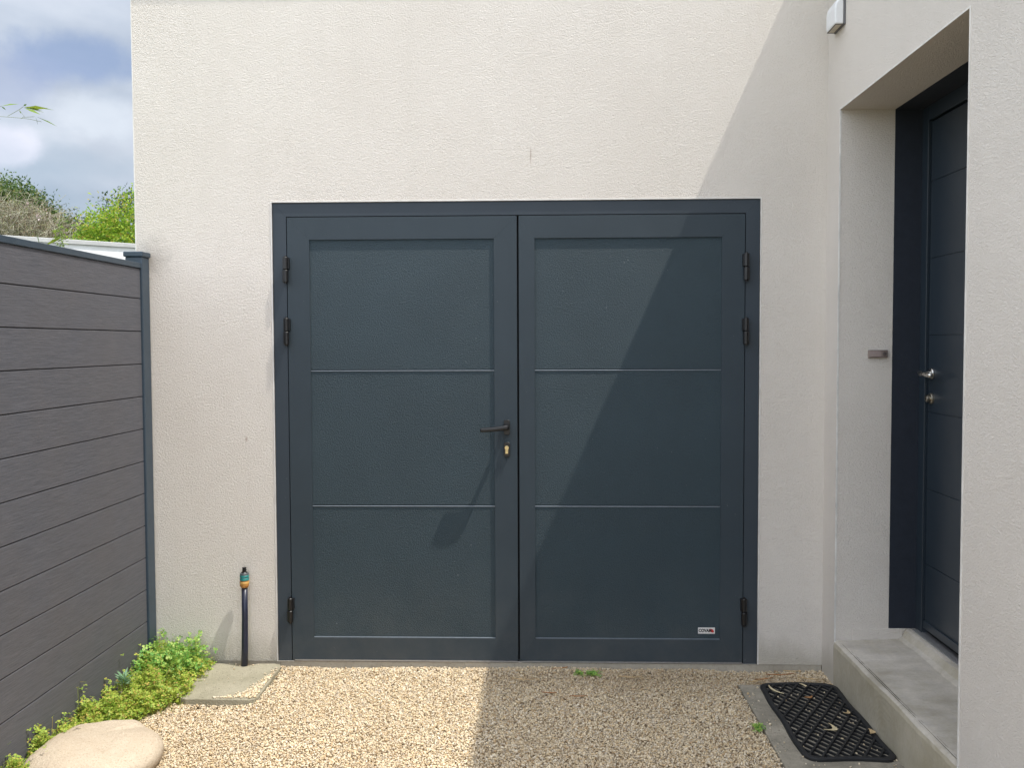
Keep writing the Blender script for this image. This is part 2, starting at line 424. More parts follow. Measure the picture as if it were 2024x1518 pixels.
# garage door frame
yf = .005
GX0, GX1, GZ0, GZ1 = -1.131, 1.131, .004, 2.232
def mitre_frame(x0, x1, z0, z1, wl_, wr, wt_, wb, yface, depth, gap=.0006, bottom=True):
    """picture frame of mitred profiles as separate shells in one mesh"""
    m = MB(); g_ = gap
    def prof(p):
        vs = [(x, yface, z) for x, z in p] + [(x, yface + depth, z) for x, z in p]
        n = len(p)
        m.add(vs, [tuple(range(n)), tuple(range(2 * n - 1, n - 1, -1))] + [(i, n + i, n + (i + 1) % n, (i + 1) % n) for i in range(n)])
    zb = z0 + wb
    prof([(x0, z0 + (g_ if bottom else 0)), (x0 + wl_, zb + (g_ if bottom else 0)) if bottom else (x0 + wl_, z0), (x0 + wl_, z1 - wt_ - g_), (x0, z1 - g_)])
    prof([(x1 - wr, zb + g_) if bottom else (x1 - wr, z0), (x1, z0 + (g_ if bottom else 0)), (x1, z1 - g_), (x1 - wr, z1 - wt_ - g_)])
    prof([(x0 + wl_ + g_, z1 - wt_), (x1 - wr - g_, z1 - wt_), (x1 - g_, z1), (x0 + g_, z1)])
    if bottom: prof([(x0 + g_, z0), (x1 - g_, z0), (x1 - wr - g_, zb), (x0 + wl_ + g_, zb)])
    return m
mitre_frame(-OX + .001, OX - .001, -.004, OZ - .001, OX - 1.132, OX - 1.132, OZ - 2.233, 0, yf, .07, bottom=False, gap=.0002).build('door_frame', FRAMEM, house, bevel=.0004)
b = MB(); b.box(-1.15, 1.15, .045, .09, -.002, 2.25)
b.build('door_stop', GAP, house)
b = MB(); b.box(-1.11, 1.11, .006, .04, -.001, .0045)
b.build('threshold', ALU, house)

def lathe(mb, c, axis, prof, n=20, mi=0):
    """prof: list of (distance along axis, radius)"""
    c = Vector(c); ax = Vector(axis).normalized()
    mb.tube([c + ax * d for d, _ in prof], [max(r, 1e-4) for _, r in prof], n, mi)

def hinge(x, z0, z1, leaf, frame_side):
    h = MB(); zm = (z0 + z1) / 2; r = .0135; yc = -.019
    for a, b_ in ((z0, zm - .0012), (zm + .0012, z1)):
        h.tube([(x, yc, a), (x, yc, a + .003), (x, yc, b_ - .003), (x, yc, b_)], [r * .8, r, r, r * .8], 18)
    h.tube([(x, yc, z0 - .006), (x, yc, z1 + .006)], r * .45, 12)
    s = frame_side
    h.box(min(x, x + s * .016), max(x, x + s * .016), -.020, .006, z0 + .004, zm - .004)
    h.box(min(x, x - s * .016), max(x, x - s * .016), -.020, .006, zm + .004, z1 - .004)
    return h.build('hinge', BLACK, leaf, smooth=False, bevel=.0008)

def leaf(x0, x1, wl_, wr, side):
    yl = .003; z0, z1 = .009, 2.228
    zb, zt = .122, 2.117
    lf = mitre_frame(x0, x1, z0, z1, wl_, wr, z1 - zt, zb - z0, yl, .04, gap=.00015).build('door', DOORM, house, bevel=.0003)
    px0, px1 = x0 + wl_, x1 - wr
    cuts = [zb, .792, 1.4705, zt]; gr = .0032; yp = yl + .0072
    for i in range(3):
        a, c_ = cuts[i], cuts[i + 1]
        m = MB()
        lo = a + (.0022 if i > 0 else 0); hi = c_ - (.0075 if i < 2 else 0)
        m.quad((px0, yp, lo), (px1, yp, lo), (px1, yp, hi), (px0, yp, hi))
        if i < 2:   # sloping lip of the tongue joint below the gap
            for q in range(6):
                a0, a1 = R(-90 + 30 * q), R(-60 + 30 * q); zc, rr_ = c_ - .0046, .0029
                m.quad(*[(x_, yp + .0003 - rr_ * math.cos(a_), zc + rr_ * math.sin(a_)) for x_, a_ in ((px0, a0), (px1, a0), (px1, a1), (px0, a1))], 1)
        m.quad((px0, yp + .010, lo - .004), (px1, yp + .010, lo - .004), (px1, yp + .010, hi + .004), (px0, yp + .010, hi + .004))
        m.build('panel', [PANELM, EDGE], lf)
    # bead lines with the highlight in their colour along the lower edge of the field
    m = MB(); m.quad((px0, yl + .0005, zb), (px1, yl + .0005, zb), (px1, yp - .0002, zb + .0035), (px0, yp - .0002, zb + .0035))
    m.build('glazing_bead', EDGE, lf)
    m = MB(); m.box(x0 + .012, x1 - .004, -.001, .03, .003, .0082)
    m.build('weather_strip', ALU, lf)
    hx = x0 - .003 if side < 0 else x1 + .003
    for a, c_ in (((1.905, 2.032), (1.597, 1.730), (.203, .327)) if side < 0 else ((1.903, 2.035), (1.590, 1.720), (.200, .335))):
        hinge(hx, a, c_, lf, side)
    return lf
lfL = leaf(-1.127, .012, .110, .113, -1)
lfR = leaf(.0215, 1.127, .078, .112, 1)
# lever handle and cylinder plate on the left leaf
m = MB()
def rr_plate(m, cx, cz, w_, h_, y0, y1, n=5, mi=0):
    r = w_ * .32; pts = []
    for qx, qz, a0 in ((1, 1, 0), (-1, 1, 90), (-1, -1, 180), (1, -1, 270)):
        for k in range(n + 1):
            a = R(a0 + 90 * k / n); pts.append((cx + qx * (w_ / 2 - r) + r * math.cos(a), cz + qz * (h_ / 2 - r) + r * math.sin(a)))
    N_ = len(pts)
    vs = [(x, y1, z) for x, z in pts] + [(x, y0 + .002, z) for x, z in pts] + [(cx + (x - cx) * .9, y0, cz + (z - cz) * .95) for x, z in pts]
    fs = [(i, N_ + i, N_ + (i + 1) % N_, (i + 1) % N_) for i in range(N_)] + [(N_ + i, 2 * N_ + i, 2 * N_ + (i + 1) % N_, N_ + (i + 1) % N_) for i in range(N_)]
    fs.append(tuple(2 * N_ + i for i in range(N_)))
    m.add(vs, fs, mi)
rr_plate(m, -.040, 1.184, .030, .074, -.007, .003)
m.tube([(-.040, -.006, 1.186), (-.040, -.030, 1.186), (-.041, -.050, 1.186)], [.0125, .0115, .0115], 16)
# flattened lever
def lever(m, pts, ry, rz, n=14, mi=0):
    vs = []; fs = []
    for i, (p, a, b_) in enumerate(zip(pts, ry, rz)):
        for k in range(n):
            th = 2 * math.pi * k / n; ct, st = math.cos(th), math.sin(th)
            sq = lambda v: math.copysign(abs(v) ** .6, v)
            vs.append((p[0], p[1] + a * sq(ct), p[2] + b_ * sq(st)))
    for i in range(len(pts) - 1):
        for k in range(n):
            fs.append((i * n + k, i * n + (k + 1) % n, (i + 1) * n + (k + 1) % n, (i + 1) * n + k))
    fs.append(tuple(range(n))[::-1]); fs.append(tuple((len(pts) - 1) * n + k for k in range(n)))
    m.add(vs, fs, mi)
lever(m, [(-.027, -.052, 1.187), (-.034, -.054, 1.187), (-.050, -.056, 1.186), (-.085, -.058, 1.181), (-.130, -.058, 1.177), (-.163, -.057, 1.175), (-.168, -.057, 1.175)],
      [.008, .012, .0125, .0125, .012, .0115, .009], [.008, .0125, .013, .0115, .0105, .0105, .008])
m.build('handle', BLACK, lfL, smooth=False, bevel=.0006)
m = MB(); rr_plate(m, -.0405, 1.074, .031, .072, -.009, .003)
m.tube([(-.0405, -.008, 1.083), (-.0405, -.0135, 1.083)], .0102, 20, 1)
m.box(-.0472, -.0338, -.0130, -.008, 1.054, 1.081, 1)
m.box(-.0412, -.0398, -.0128, -.0122, 1.077, 1.088, 0)
m.build('lock', [BLACK, BRASS], lfL, bevel=.0006)
# maker's sticker on the right leaf
def sticker():
    m = NT('sticker_paper')
    return m.out(m.mixc(m.noise(120, 3), (.72, .71, .69), (.62, .61, .60)), .45)
m = MB(); ys = .0095
m.box(.909, .992, ys, .0101, .150, .181)
st_o = m.build('sticker', sticker(), lfR)
st_o['label'] = 'small white sticker with black lettering and a red splash'
cu_ = bpy.data.curves.new('sticker_text', 'FONT'); cu_.body = 'COVAM'; cu_.size = .0215; cu_.extrude = .0001; cu_.offset = .0011
tmp = bpy.data.objects.new('sticker_text', cu_); col.objects.link(tmp)
bpy.context.view_layer.update()
tme = bpy.data.meshes.new_from_object(tmp.evaluated_get(bpy.context.evaluated_depsgraph_get()))
bpy.data.objects.remove(tmp)
tv = np.array([v.co[:] for v in tme.vertices]); tw = tv[:, 0].max() - tv[:, 0].min()
k = .064 / tw
mm = MB(); mm.add([(.9115 + (x - tv[:, 0].min()) * k, ys - .0006 - z * .5, .1590 + y * k * 1.15) for x, y, z in tv], [tuple(p.vertices) for p in tme.polygons])
INK = mat_plain('sticker_ink', (.02, .02, .02), .5, 0)
RED = mat_plain('sticker_red', (.55, .02, .015), .5, 0)
# text + red splash are the printed sub-shapes, joined into the sticker object
red = MB(); rs = random.Random(4)
pts = []
for i in range(18):
    a = 2 * math.pi * i / 18; rr_ = .0105 * (.75 + .5 * rs.random())
    pts.append((.9765 + rr_ * 1.05 * math.cos(a), .1650 + rr_ * .95 * math.sin(a)))
red.add([(x, ys - .0003, z) for x, z in pts], [tuple(range(18))])
sb = MB(); sb.v = []; sb.add([(x, y, z) for x, y, z in m.v], [tuple(f) for f in m.f], 0)
sb.add(mm.v, mm.f, 1); sb.add(red.v, red.f, 2)
off = wloc(lfR)
me = bpy.data.meshes.new('sticker'); me.from_pydata([(x - off.x, y - off.y, z - off.z) for x, y, z in sb.v], [], sb.f)
me.polygons.foreach_set('material_index', sb.m)
mo = st_o.data; paper = mo.materials[0]
for q in (paper, INK, RED): me.materials.append(q)
st_o.data = me

# dark painted band of the entrance reveal, frame, leaf
b = MB()
b.box(1.769, XD - .008, yF - .0025, yF + .002, .247, zL - .0005)
b.box(1.769, XD - .008, yN - .002, yN + .0025, .247, zL - .0005)
b.box(1.769, XD - .008, yN + .0025, yF - .0025, zL - .0025, zL + .002)
b.build('painted_reveal', EPAINT, house)
b = MB(); xf = 1.893
b.box(xf, xf + .07, yF - .070, yF - .003, .225, zL - .004)
b.box(xf, xf + .07, yN + .003, yN + .070, .225, zL - .004)
b.box(xf, xf + .07, yN + .0705, yF - .0705, zL - .070, zL - .004)
b.build('door_frame', EDOOR, house, bevel=.002)
b = MB(); b.box(1.925, 1.935, yN + .06, yF - .06, .23, zL - .06)
b.build('door_stop', GAP, house)
b = MB(); xl = XD
zs_ = [.272, .575, .925, 1.278, 1.630, 1.980, 2.328, zL - .078]
ya, yb_ = yN + .080, yF - .082
for i in range(7):
    gl = .0013
    b.box(xl, xl + .02, ya, yb_, zs_[i] + (gl if i else 0), zs_[i + 1] - (gl if i < 6 else 0))
b.box(xl + .004, xl + .024, ya + .001, yb_ - .001, .273, zL - .079)
ent = b.build('door', EDOOR, house, bevel=.0012)
b = MB(); b.box(xl - .010, xl - .0005, ya + .01, yb_ - .004, .276, .312); b.build('kick_bar', EDOOR, ent, bevel=.003)
m = MB()
lathe(m, (xl, -.318, 1.456), (-1, 0, 0), [(-.002, .026), (.006, .026), (.009, .022), (.010, .009), (.048, .009)], 24)
lever_pts = [(xl - .052, -.318 + .010, 1.457), (xl - .054, -.325, 1.457), (xl - .058, -.345, 1.456), (xl - .062, -.445, 1.452), (xl - .062, -.460, 1.452)]
vs = []; n = 12
m.tube(lever_pts, [.009, .0130, .0130, .0120, .008], 14)
m.build('handle', STEEL, ent, smooth=True)
m = MB()
lathe(m, (xl, -.318, 1.342), (-1, 0, 0), [(-.002, .026), (.007, .026), (.010, .021), (.0102, .013), (.016, .013), (.017, .017), (.026, .016), (.028, .008)], 24)
m.build('lock', LOCKM, ent, smooth=False, bevel=.0005)
b = MB(); b.box(1.872, 1.9225, yN + .02, yF - .02, .236, .249)
for i in range(4): b.box(1.876 + i * .0075, 1.8785 + i * .0075, yN + .02, yF - .02, .2492, .2505)
b.build('threshold', ALU, house, bevel=.001)
# small jamb foot in render below the paint
b = MB(); b.box(1.60, 1.832, yF - .006, yF + .001, zS - .02, .2465)
b.build('jamb_foot', RENDER, house, bevel=.002)

# ------------------------------------------------------------------ concrete step
b = MB()
st = empty('concrete_step', (1.7, -.86, -.05), 'grey brown cast concrete doorstep below the recessed front door', 'doorstep')
xs0 = XR - .004
ys_ = np.linspace(yN - .012, yF - .002, 40); rs = random.Random(2)
prof = [(0, -.12), (0, .160), (.004, .176), (.014, .183), (.03, .186), (.30, .198), (.318, .212), (.335, .240), (.345, .2445), (.45, .2455)]
vs = []; fs = []
for j, y in enumerate(ys_):
    for i, (dx, z) in enumerate(prof):
        wob = (.0025 * math.sin(y * 13 + 1) + rs.uniform(-.0014, .0014)) if 0 < i < 9 else 0
        wz = (rs.uniform(-.0012, .0012) + .002 * math.sin(y * 7 + i)) if 1 < i < 9 else 0
        vs.append((xs0 + dx + (wob if i > 4 else wob * .7), y, z + wz))
P_ = len(prof)
for j in range(len(ys_) - 1):
    for i in range(P_ - 1):
        a = j * P_ + i; fs.append((a + 1, a + 1 + P_, a + P_, a)[::-1])
b.add(vs, fs)
b.add([vs[i] for i in range(P_)] + [(xs0 + .45, ys_[0], -.12)], [tuple(range(P_ + 1))[::-1]])
b.build('tread', STEPM, st, smooth=False)
b = MB(); b.box(xs0 + .022, xs0 + .0235, yN + .01, yF - .05, .1835, .1866); b.box(xs0 + .030, xs0 + .0312, yN + .01, yF - .11, .1842, .1872)
b.build('edge_groove', mat_plain('groove_shade', (.17, .155, .12), .9, .1, 15), st)  # dark raised strips standing in for the shade inside the edge grooves

# ------------------------------------------------------------------ path slab by the step
b = MB(); b.box(1.062, XR - .002, -3.2, -.212, -.09, -.024)
tag(b.build('path', PATHM, None, bevel=.004), kind='structure')

# ------------------------------------------------------------------ fence
XF = -1.827
BOARD = None
def mat_board():
    m = NT('composite_board')
    obj = m.tc.outputs['Object']
    st_ = m.noise(9, 5, .65, sc=(1, 1, 30)); w_ = m.noise(3, 4, .6)
    c = m.mixc(m.ramp(st_, [(.3, 0), (.7, 1)]), (.064, .067, .080), (.118, .119, .136))
    c = m.mixc(m.math('MULTIPLY', m.ramp(w_, [(.35, 0), (.7, 1)]), .35), c, (.105, .096, .096))
    f = m.noise(180, 2, .6, sc=(1, .25, 2.2))
    c = m.mixc(m.math('MULTIPLY', f, .25), c, (.06, .057, .06))
    for c_, r_ in (((XF, -.477, 1.955), (.1, .004, .024)), ((XF, -.536, 1.50), (.1, .0035, .03)), ((XF, -1.229, .345), (.1, .005, .04))):
        c = m.mixc(m.math('MULTIPLY', m.blob(c_, r_, .4, .2, 90), .7), c, (.6, .6, .58))
    return m.out(c, .68, m.math('ADD', m.noise(160, 2, .6, sc=(1, .12, 1)), m.math('MULTIPLY', m.noise(400, 2), .4)), 1, .0009, spec=.45)
BOARD = mat_board()
POST = mat_plain('fence_aluminium', (.030, .050, .072), .42, .04, 14, .0001, 600)
fence = empty('fence', (XF - .03, -2.0, -.05), 'grey composite board fence with blue grey posts running from the house corner', 'fence')
z = 1.9665
j0 = 1.8254; pitch = .16
posts = [-.055, -1.90, -3.75]
for si in range(2):
    y1, y0 = posts[si] - .038, posts[si + 1] + .038
    ztop = 1.974
    zz = [ztop] + [j0 - pitch * k for k in range(12)]
    for k in range(12):
        b = MB()
        hi, lo = zz[k] - .0022, zz[k + 1] + .0022
        if k == 11: lo = .01
        b.box(XF - .022, XF, y0 - .01, y1 + .01, lo, hi)
        b.box(XF - .016, XF - .006, y0 - .01, y1 + .01, lo - .004, lo - .0001)
        b.build('board', BOARD, fence, bevel=.0022)
    b = MB(); b.box(XF - .036, XF + .007, y0, y1 + .002, ztop, 2.0005)
    b.build('top_rail', POST, fence, bevel=.002)
for y in posts:
    b = MB(); b.box(XF - .072, XF + .012, y - .040, y + .045, -.1, 2.030)
    p = b.build('post', POST, fence, bevel=.004)
    b = MB(); b.box(XF - .079, XF + .018, y - .048, y + .050, 2.0305, 2.056)
    b.build('post_cap', POST, p, bevel=.005, seg=3)

# ------------------------------------------------------------------ slab and standpipe
b = MB(); rs = random.Random(5)
qd = [(-1.585, -.030), (-1.17, -.024), (-1.160, -.505), (-1.522, -.500)]
poly = []
for i in range(4):
    a, c_ = qd[i], qd[(i + 1) % 4]
    seg_ = 10
    for k in range(seg_):
        t_ = k / seg_
        x = a[0] + (c_[0] - a[0]) * t_; y = a[1] + (c_[1] - a[1]) * t_
        if i == 0 and -1.385 < x < -1.325: y -= .030
        if k == 0:
            x += .012 * (1 if i in (0, 3) else -1); y += .010 * (-1 if i < 2 else 1)
        poly.append((x + rs.uniform(-.002, .002), y + rs.uniform(-.002, .002)))
poly = poly[::-1]
b.prism(poly, -.045, -.004)
o = b.build('concrete_slab', SLABM, None, loc=(-1.35, -.27, -.045), bevel=.004)
tag(o, 'square pale concrete slab lying on the gravel at the foot of the standpipe', 'paving slab')

pipe = empty('standpipe', (-1.352, -.062, -.03), 'thin dark water standpipe with teal and orange hose fitting against the wall', 'standpipe')
m = MB(); m.tube([(-1.354, -.060, -.035), (-1.350, -.060, .1), (-1.349, -.055, .25), (-1.351, -.047, .39)], [.0165, .0158, .0150, .0148], 20)
m.build('pipe', mat_plain('dark_blue_pvc', (.016, .020, .042), .35, .08, 40), pipe, smooth=True)
m = MB(); px, py = -1.351, -.047
for z0, z1, r_, mi in ((.388, .396, .019, 0), (.396, .407, .0225, 0), (.407, .418, .0235, 1), (.418, .424, .0215, 0), (.424, .436, .0225, 2), (.436, .440, .0205, 3), (.440, .450, .0225, 2), (.450, .461, .0215, 3)):
    m.tube([(px, py, z0), (px, py, z0 + .0015), (px, py, z1 - .0015), (px, py, z1)], [r_ * .93, r_, r_, r_ * .93], 24, mi)
m.build('hose_fitting', [mat_plain('orange_plastic', (.45, .20, .045), .5), mat_plain('amber_plastic', (.62, .36, .10), .45), mat_plain('teal_plastic', (.02, .25, .24), .4), mat_plain('grey_plastic', (.10, .12, .13), .5)], pipe)
m = MB(); lathe(m, (px, py, .4605), (0, 0, 1), [(0, .018), (.006, .013), (.008, .0085), (.012, .0085), (.0125, .0115), (.017, .0115), (.0175, .008), (.022, .008), (.0225, .0105), (.028, .0105), (.029, .006)], 20)
m.build('nozzle', BLACK, pipe)

# ------------------------------------------------------------------ wall lamp, doorbell
lamp = empty('wall_lamp', (XR, -.185, 3.05), 'small white box shaped fitting high on the entrance wall near the corner', 'wall lamp')
b = MB(); b.box(XR - .008, XR + .001, -.262, -.112, 3.046, 3.166); b.build('back_plate', mat_plain('lamp_grey', (.12, .12, .125), .5), lamp, bevel=.006)
b = MB()
yy0, yy1, zz0, zz1 = -.258, -.122, 3.050, 3.168
sec = [(XR - .0085, zz0), (XR - .046, zz0), (XR - .0485, zz0 + .02), (XR - .0485, zz1 - .045), (XR - .044, zz1 - .022), (XR - .034, zz1 - .006), (XR - .020, zz1), (XR - .0085, zz1)]
vs = []; n = len(sec)
for y, s in ((yy0, .94), (yy0 + .008, 1), (yy1 - .008, 1), (yy1, .94)):
    for x, z in sec: vs.append((XR - .0085 + (x - XR + .0085) * s, y, zz0 + (z - zz0) * (s if z > zz0 + .03 else 1)))
fs = [(r_ * n + i, (r_ + 1) * n + i, (r_ + 1) * n + (i + 1) % n, r_ * n + (i + 1) % n)[::-1] for r_ in range(3) for i in range(n)]
fs += [tuple(range(n))[::-1], tuple(range(3 * n, 4 * n))]
b.add(vs, fs); b.build('lamp_housing', mat_plain('lamp_white', (.74, .75, .76), .4, .02), lamp, bevel=.010, seg=4)
b = MB(); b.box(XR - .040, XR - .014, -.248, -.132, 3.0485, 3.0498); b.build('diffuser', mat_plain('lamp_diffuser', (.55, .50, .40), .5), lamp)
b = MB()
for a in ((XR - .0445, XR - .0405, -.254, -.126), (XR - .0135, XR - .0100, -.254, -.126)): b.box(*a, 3.0470, 3.0496)
for a in ((XR - .0404, XR - .0136, -.254, -.249), (XR - .0404, XR - .0136, -.131, -.126)): b.box(*a, 3.0470, 3.0496)
b.build('diffuser_rim', mat_plain('lamp_rim', (.10, .09, .08), .5), lamp)

bell = empty('doorbell', (1.70, yF, 1.545), 'small brown metal bell push plate on the side of the front door recess', 'doorbell')
b = MB(); b.box(1.656, 1.744, yF - .016, yF + .0005, 1.527, 1.563); b.build('plate', BRONZE, bell, bevel=.0025)
b = MB(); b.box(1.661, 1.713, yF - .0175, yF - .0162, 1.532, 1.558); b.build('name_window', mat_plain('bell_insert', (.36, .29, .27), .25, .05), bell, bevel=.0006)
b = MB(); lathe(b, (1.7285, yF - .0160, 1.545), (0, -1, 0), [(0, .0085), (.0015, .0085), (.0025, .006)], 20); b.build('button', mat_plain('bell_button', (.10, .08, .075), .4), bell)

# ------------------------------------------------------------------ doormat
mat_e = empty('doormat', (1.33, -.62, -.024), 'black rubber doormat with open diamond lattice beside the doorstep', 'doormat')
mx0, mx1, my0, my1, mr = 1.150, 1.509, -1.036, -.216, .055
mz0, mz1 = -.0225, -.011
def rrect(x0, x1, y0, y1, r, n=8, wv=0):
    pts = []
    for cx, cy, a0 in ((x1 - r, y1 - r, 0), (x0 + r, y1 - r, 90), (x0 + r, y0 + r, 180), (x1 - r, y0 + r, 270)):
        for k in range(n + 1):
            a = R(a0 + 90 * k / n); pts.append((cx + r * math.cos(a), cy + r * math.sin(a)))
    return pts
def subdiv(pts, d=.03):
    out = []
    for i in range(len(pts)):
        a, c_ = pts[i], pts[(i + 1) % len(pts)]; L = math.dist(a, c_); k = max(1, int(L / d))
        for q in range(k): out.append((a[0] + (c_[0] - a[0]) * q / k, a[1] + (c_[1] - a[1]) * q / k))
    return out
outer = subdiv(rrect(mx0, mx1, my0, my1, mr)); wob = lambda x, y: (x + .003 * math.sin(y * 17), y + .006 * math.sin(x * 19 + 1.2))
bw = .021; cxm, cym = (mx0 + mx1) / 2, (my0 + my1) / 2
def shrink(p, d):
    hx, hy = (mx1 - mx0) / 2, (my1 - my0) / 2
    return (cxm + (p[0] - cxm) * (hx - d) / hx, cym + (p[1] - cym) * (hy - d) / hy)
b = MB(); n = len(outer)
rings = [[(*wob(*p), mz0) for p in outer], [(*wob(*p), mz1 - .002) for p in outer], [(*wob(*shrink(p, .004)), mz1 + .001) for p in outer],
         [(*wob(*shrink(p, bw - .003)), mz1 + .001) for p in outer], [(*wob(*shrink(p, bw)), mz1 - .002) for p in outer], [(*wob(*shrink(p, bw)), mz0) for p in outer]]
vs = [v for r_ in rings for v in r_]
fs = [(a * n + i, a * n + (i + 1) % n, ((a + 1) % 6) * n + (i + 1) % n, ((a + 1) % 6) * n + i) for a in range(6) for i in range(n)]
b.add(vs, fs); b.build('border', RUBBER, mat_e)
b = MB()
def clip(p, d):   # Liang-Barsky against the inner rectangle, corners trimmed
    t0, t1 = -9, 9; ins = bw * .6
    for pp, dd, lo, hi in ((p[0], d[0], mx0 + ins, mx1 - ins), (p[1], d[1], my0 + ins, my1 - ins)):
        ta, tb = (lo - pp) / dd, (hi - pp) / dd
        if ta > tb: ta, tb = tb, ta
        t0, t1 = max(t0, ta), min(t1, tb)
    return t0, t1
def inside(x, y, pad=.012):
    dx = max(abs(x - cxm) - ((mx1 - mx0) / 2 - mr), 0); dy = max(abs(y - cym) - ((my1 - my0) / 2 - mr), 0)
    return math.hypot(dx, dy) < mr - pad and abs(x - cxm) < (mx1 - mx0) / 2 - pad and abs(y - cym) < (my1 - my0) / 2 - pad
def bars(sgn, spacing, hw, zt, phase=0):
    d = Vector((sgn * math.sin(R(30)), math.cos(R(30)))); nrm = Vector((d.y, -d.x))
    for k in range(-40, 41):
        c0 = Vector((cxm, cym)) + nrm * (k * spacing + phase)
        t0, t1 = clip(c0, d)
        if t1 - t0 < .02: continue
        ts = [t0 + (t1 - t0) * i / 60 for i in range(61)]
        ok = [t_ for t_ in ts if inside(*(c0 + d * t_))]
        if len(ok) < 2: continue
        a = c0 + d * ok[0]; e_ = c0 + d * ok[-1]
        v = []
        for q in (a, e_):
            for s, z in ((-hw, mz0), (-hw * .75, zt), (hw * .75, zt), (hw, mz0)):
                x, y = wob(q.x + nrm.x * s, q.y + nrm.y * s); v.append((x, y, z))
        b.add(v, [(0, 1, 5, 4), (1, 2, 6, 5), (2, 3, 7, 6), (0, 3, 2, 1), (4, 5, 6, 7), (0, 4, 7, 3)])
bars(1, .0480, .0050, mz1 - .0002)
bars(-1, .0320, .0042, mz1 - .0022)
b.build('lattice', RUBBER, mat_e)

# ------------------------------------------------------------------ boulder
def boulder():
    th = np.linspace(0, 2 * np.pi, 97)[:-1]
    cx, cy = -1.590, -1.130
    outl = [(0, .250), (19, .247), (31, .240), (54, .228), (68, .250), (80, .276), (95, .272), (132, .256), (165, .230), (192, .226), (220, .262), (250, .295), (285, .285), (320, .262), (360, .250)]
    rr = np.interp(np.degrees(th), [a for a, _ in outl], [r_ for _, r_ in outl])
    levels = 26; V = []; rng = np.random.RandomState(3)
    for i in range(levels + 1):
        ph = i / levels * math.pi * .5 * 1.28 - .28 * math.pi * .5
        c_ = max(math.cos(ph), 0) ** .60; s = math.sin(ph)
        z = .008 + .084 * (abs(s) ** .95 * (1 if s > 0 else -1))
        for k, t_ in enumerate(th):
            r_ = rr[k] * c_
            x = cx + r_ * math.cos(t_); y = cy + r_ * math.sin(t_)
            zz = z + .006 * math.sin(5 * x + 1) * math.cos(7 * y) + .004 * math.sin(17 * x + 6 * y) + .003 * math.sin(26 * y - 12 * x) + .0015 * math.sin(47 * x + 31 * y)
            if s > 0:
                dd = (x + 1.50) * .6 + (y + .99) * .8; ee = -(x + 1.50) * .8 + (y + .99) * .6
                zz -= .013 * math.exp(-(dd / .085) ** 2 - (ee / .010) ** 2)
            V.append((x, y, zz))
    V = np.array(V); n = len(th); F = []
    for i in range(levels):
        for k in range(n): F.append((i * n + k, i * n + (k + 1) % n, (i + 1) * n + (k + 1) % n, (i + 1) * n + k))
    m = NT('sandstone')
    f = m.noise(7, 6, .6); g_ = m.noise(170, 3, .7)
    c = m.mixc(m.ramp(f, [(.3, 0), (.7, 1)]), (.47, .385, .285), (.56, .475, .365))
    c = m.mixc(m.ramp(g_, [(.54, 0), (.66, .6)]), c, (.30, .22, .15))
    c = m.mixc(m.ramp(m.noise(300, 2, .6), [(.60, 0), (.68, .5)]), c, (.75, .68, .58))
    soil = m.N('ShaderNodeMapRange', {0: m.math('SUBTRACT', m.N('ShaderNodeSeparateXYZ', {0: m.tc.outputs['Object']}).outputs['Z'], m.math('MULTIPLY', m.noise(14, 4, .6), .05)), 1: .03, 2: .0}).outputs[0]
    c = m.mixc(m.math('MULTIPLY', soil, .55), c, (.26, .19, .12))
    c = m.mixc(m.math('MULTIPLY', m.ramp(m.noise(22, 4, .6, dist=1), [(.58, 0), (.66, 1)]), .25), c, (.42, .31, .22))
    m.out(c, .85, m.math('ADD', m.math('MULTIPLY', m.noise(18, 6, .7), 3), m.math('ADD', m.noise(90, 5, .7), m.math('MULTIPLY', g_, .6))), 1, .0038, spec=.25)
    o = np_mesh('boulder', V, np.array(F), m.mat, None, (cx, cy, -.03), True)
    tag(o, 'large smooth pale sandstone boulder on the gravel beside the weeds', 'boulder')
boulder()

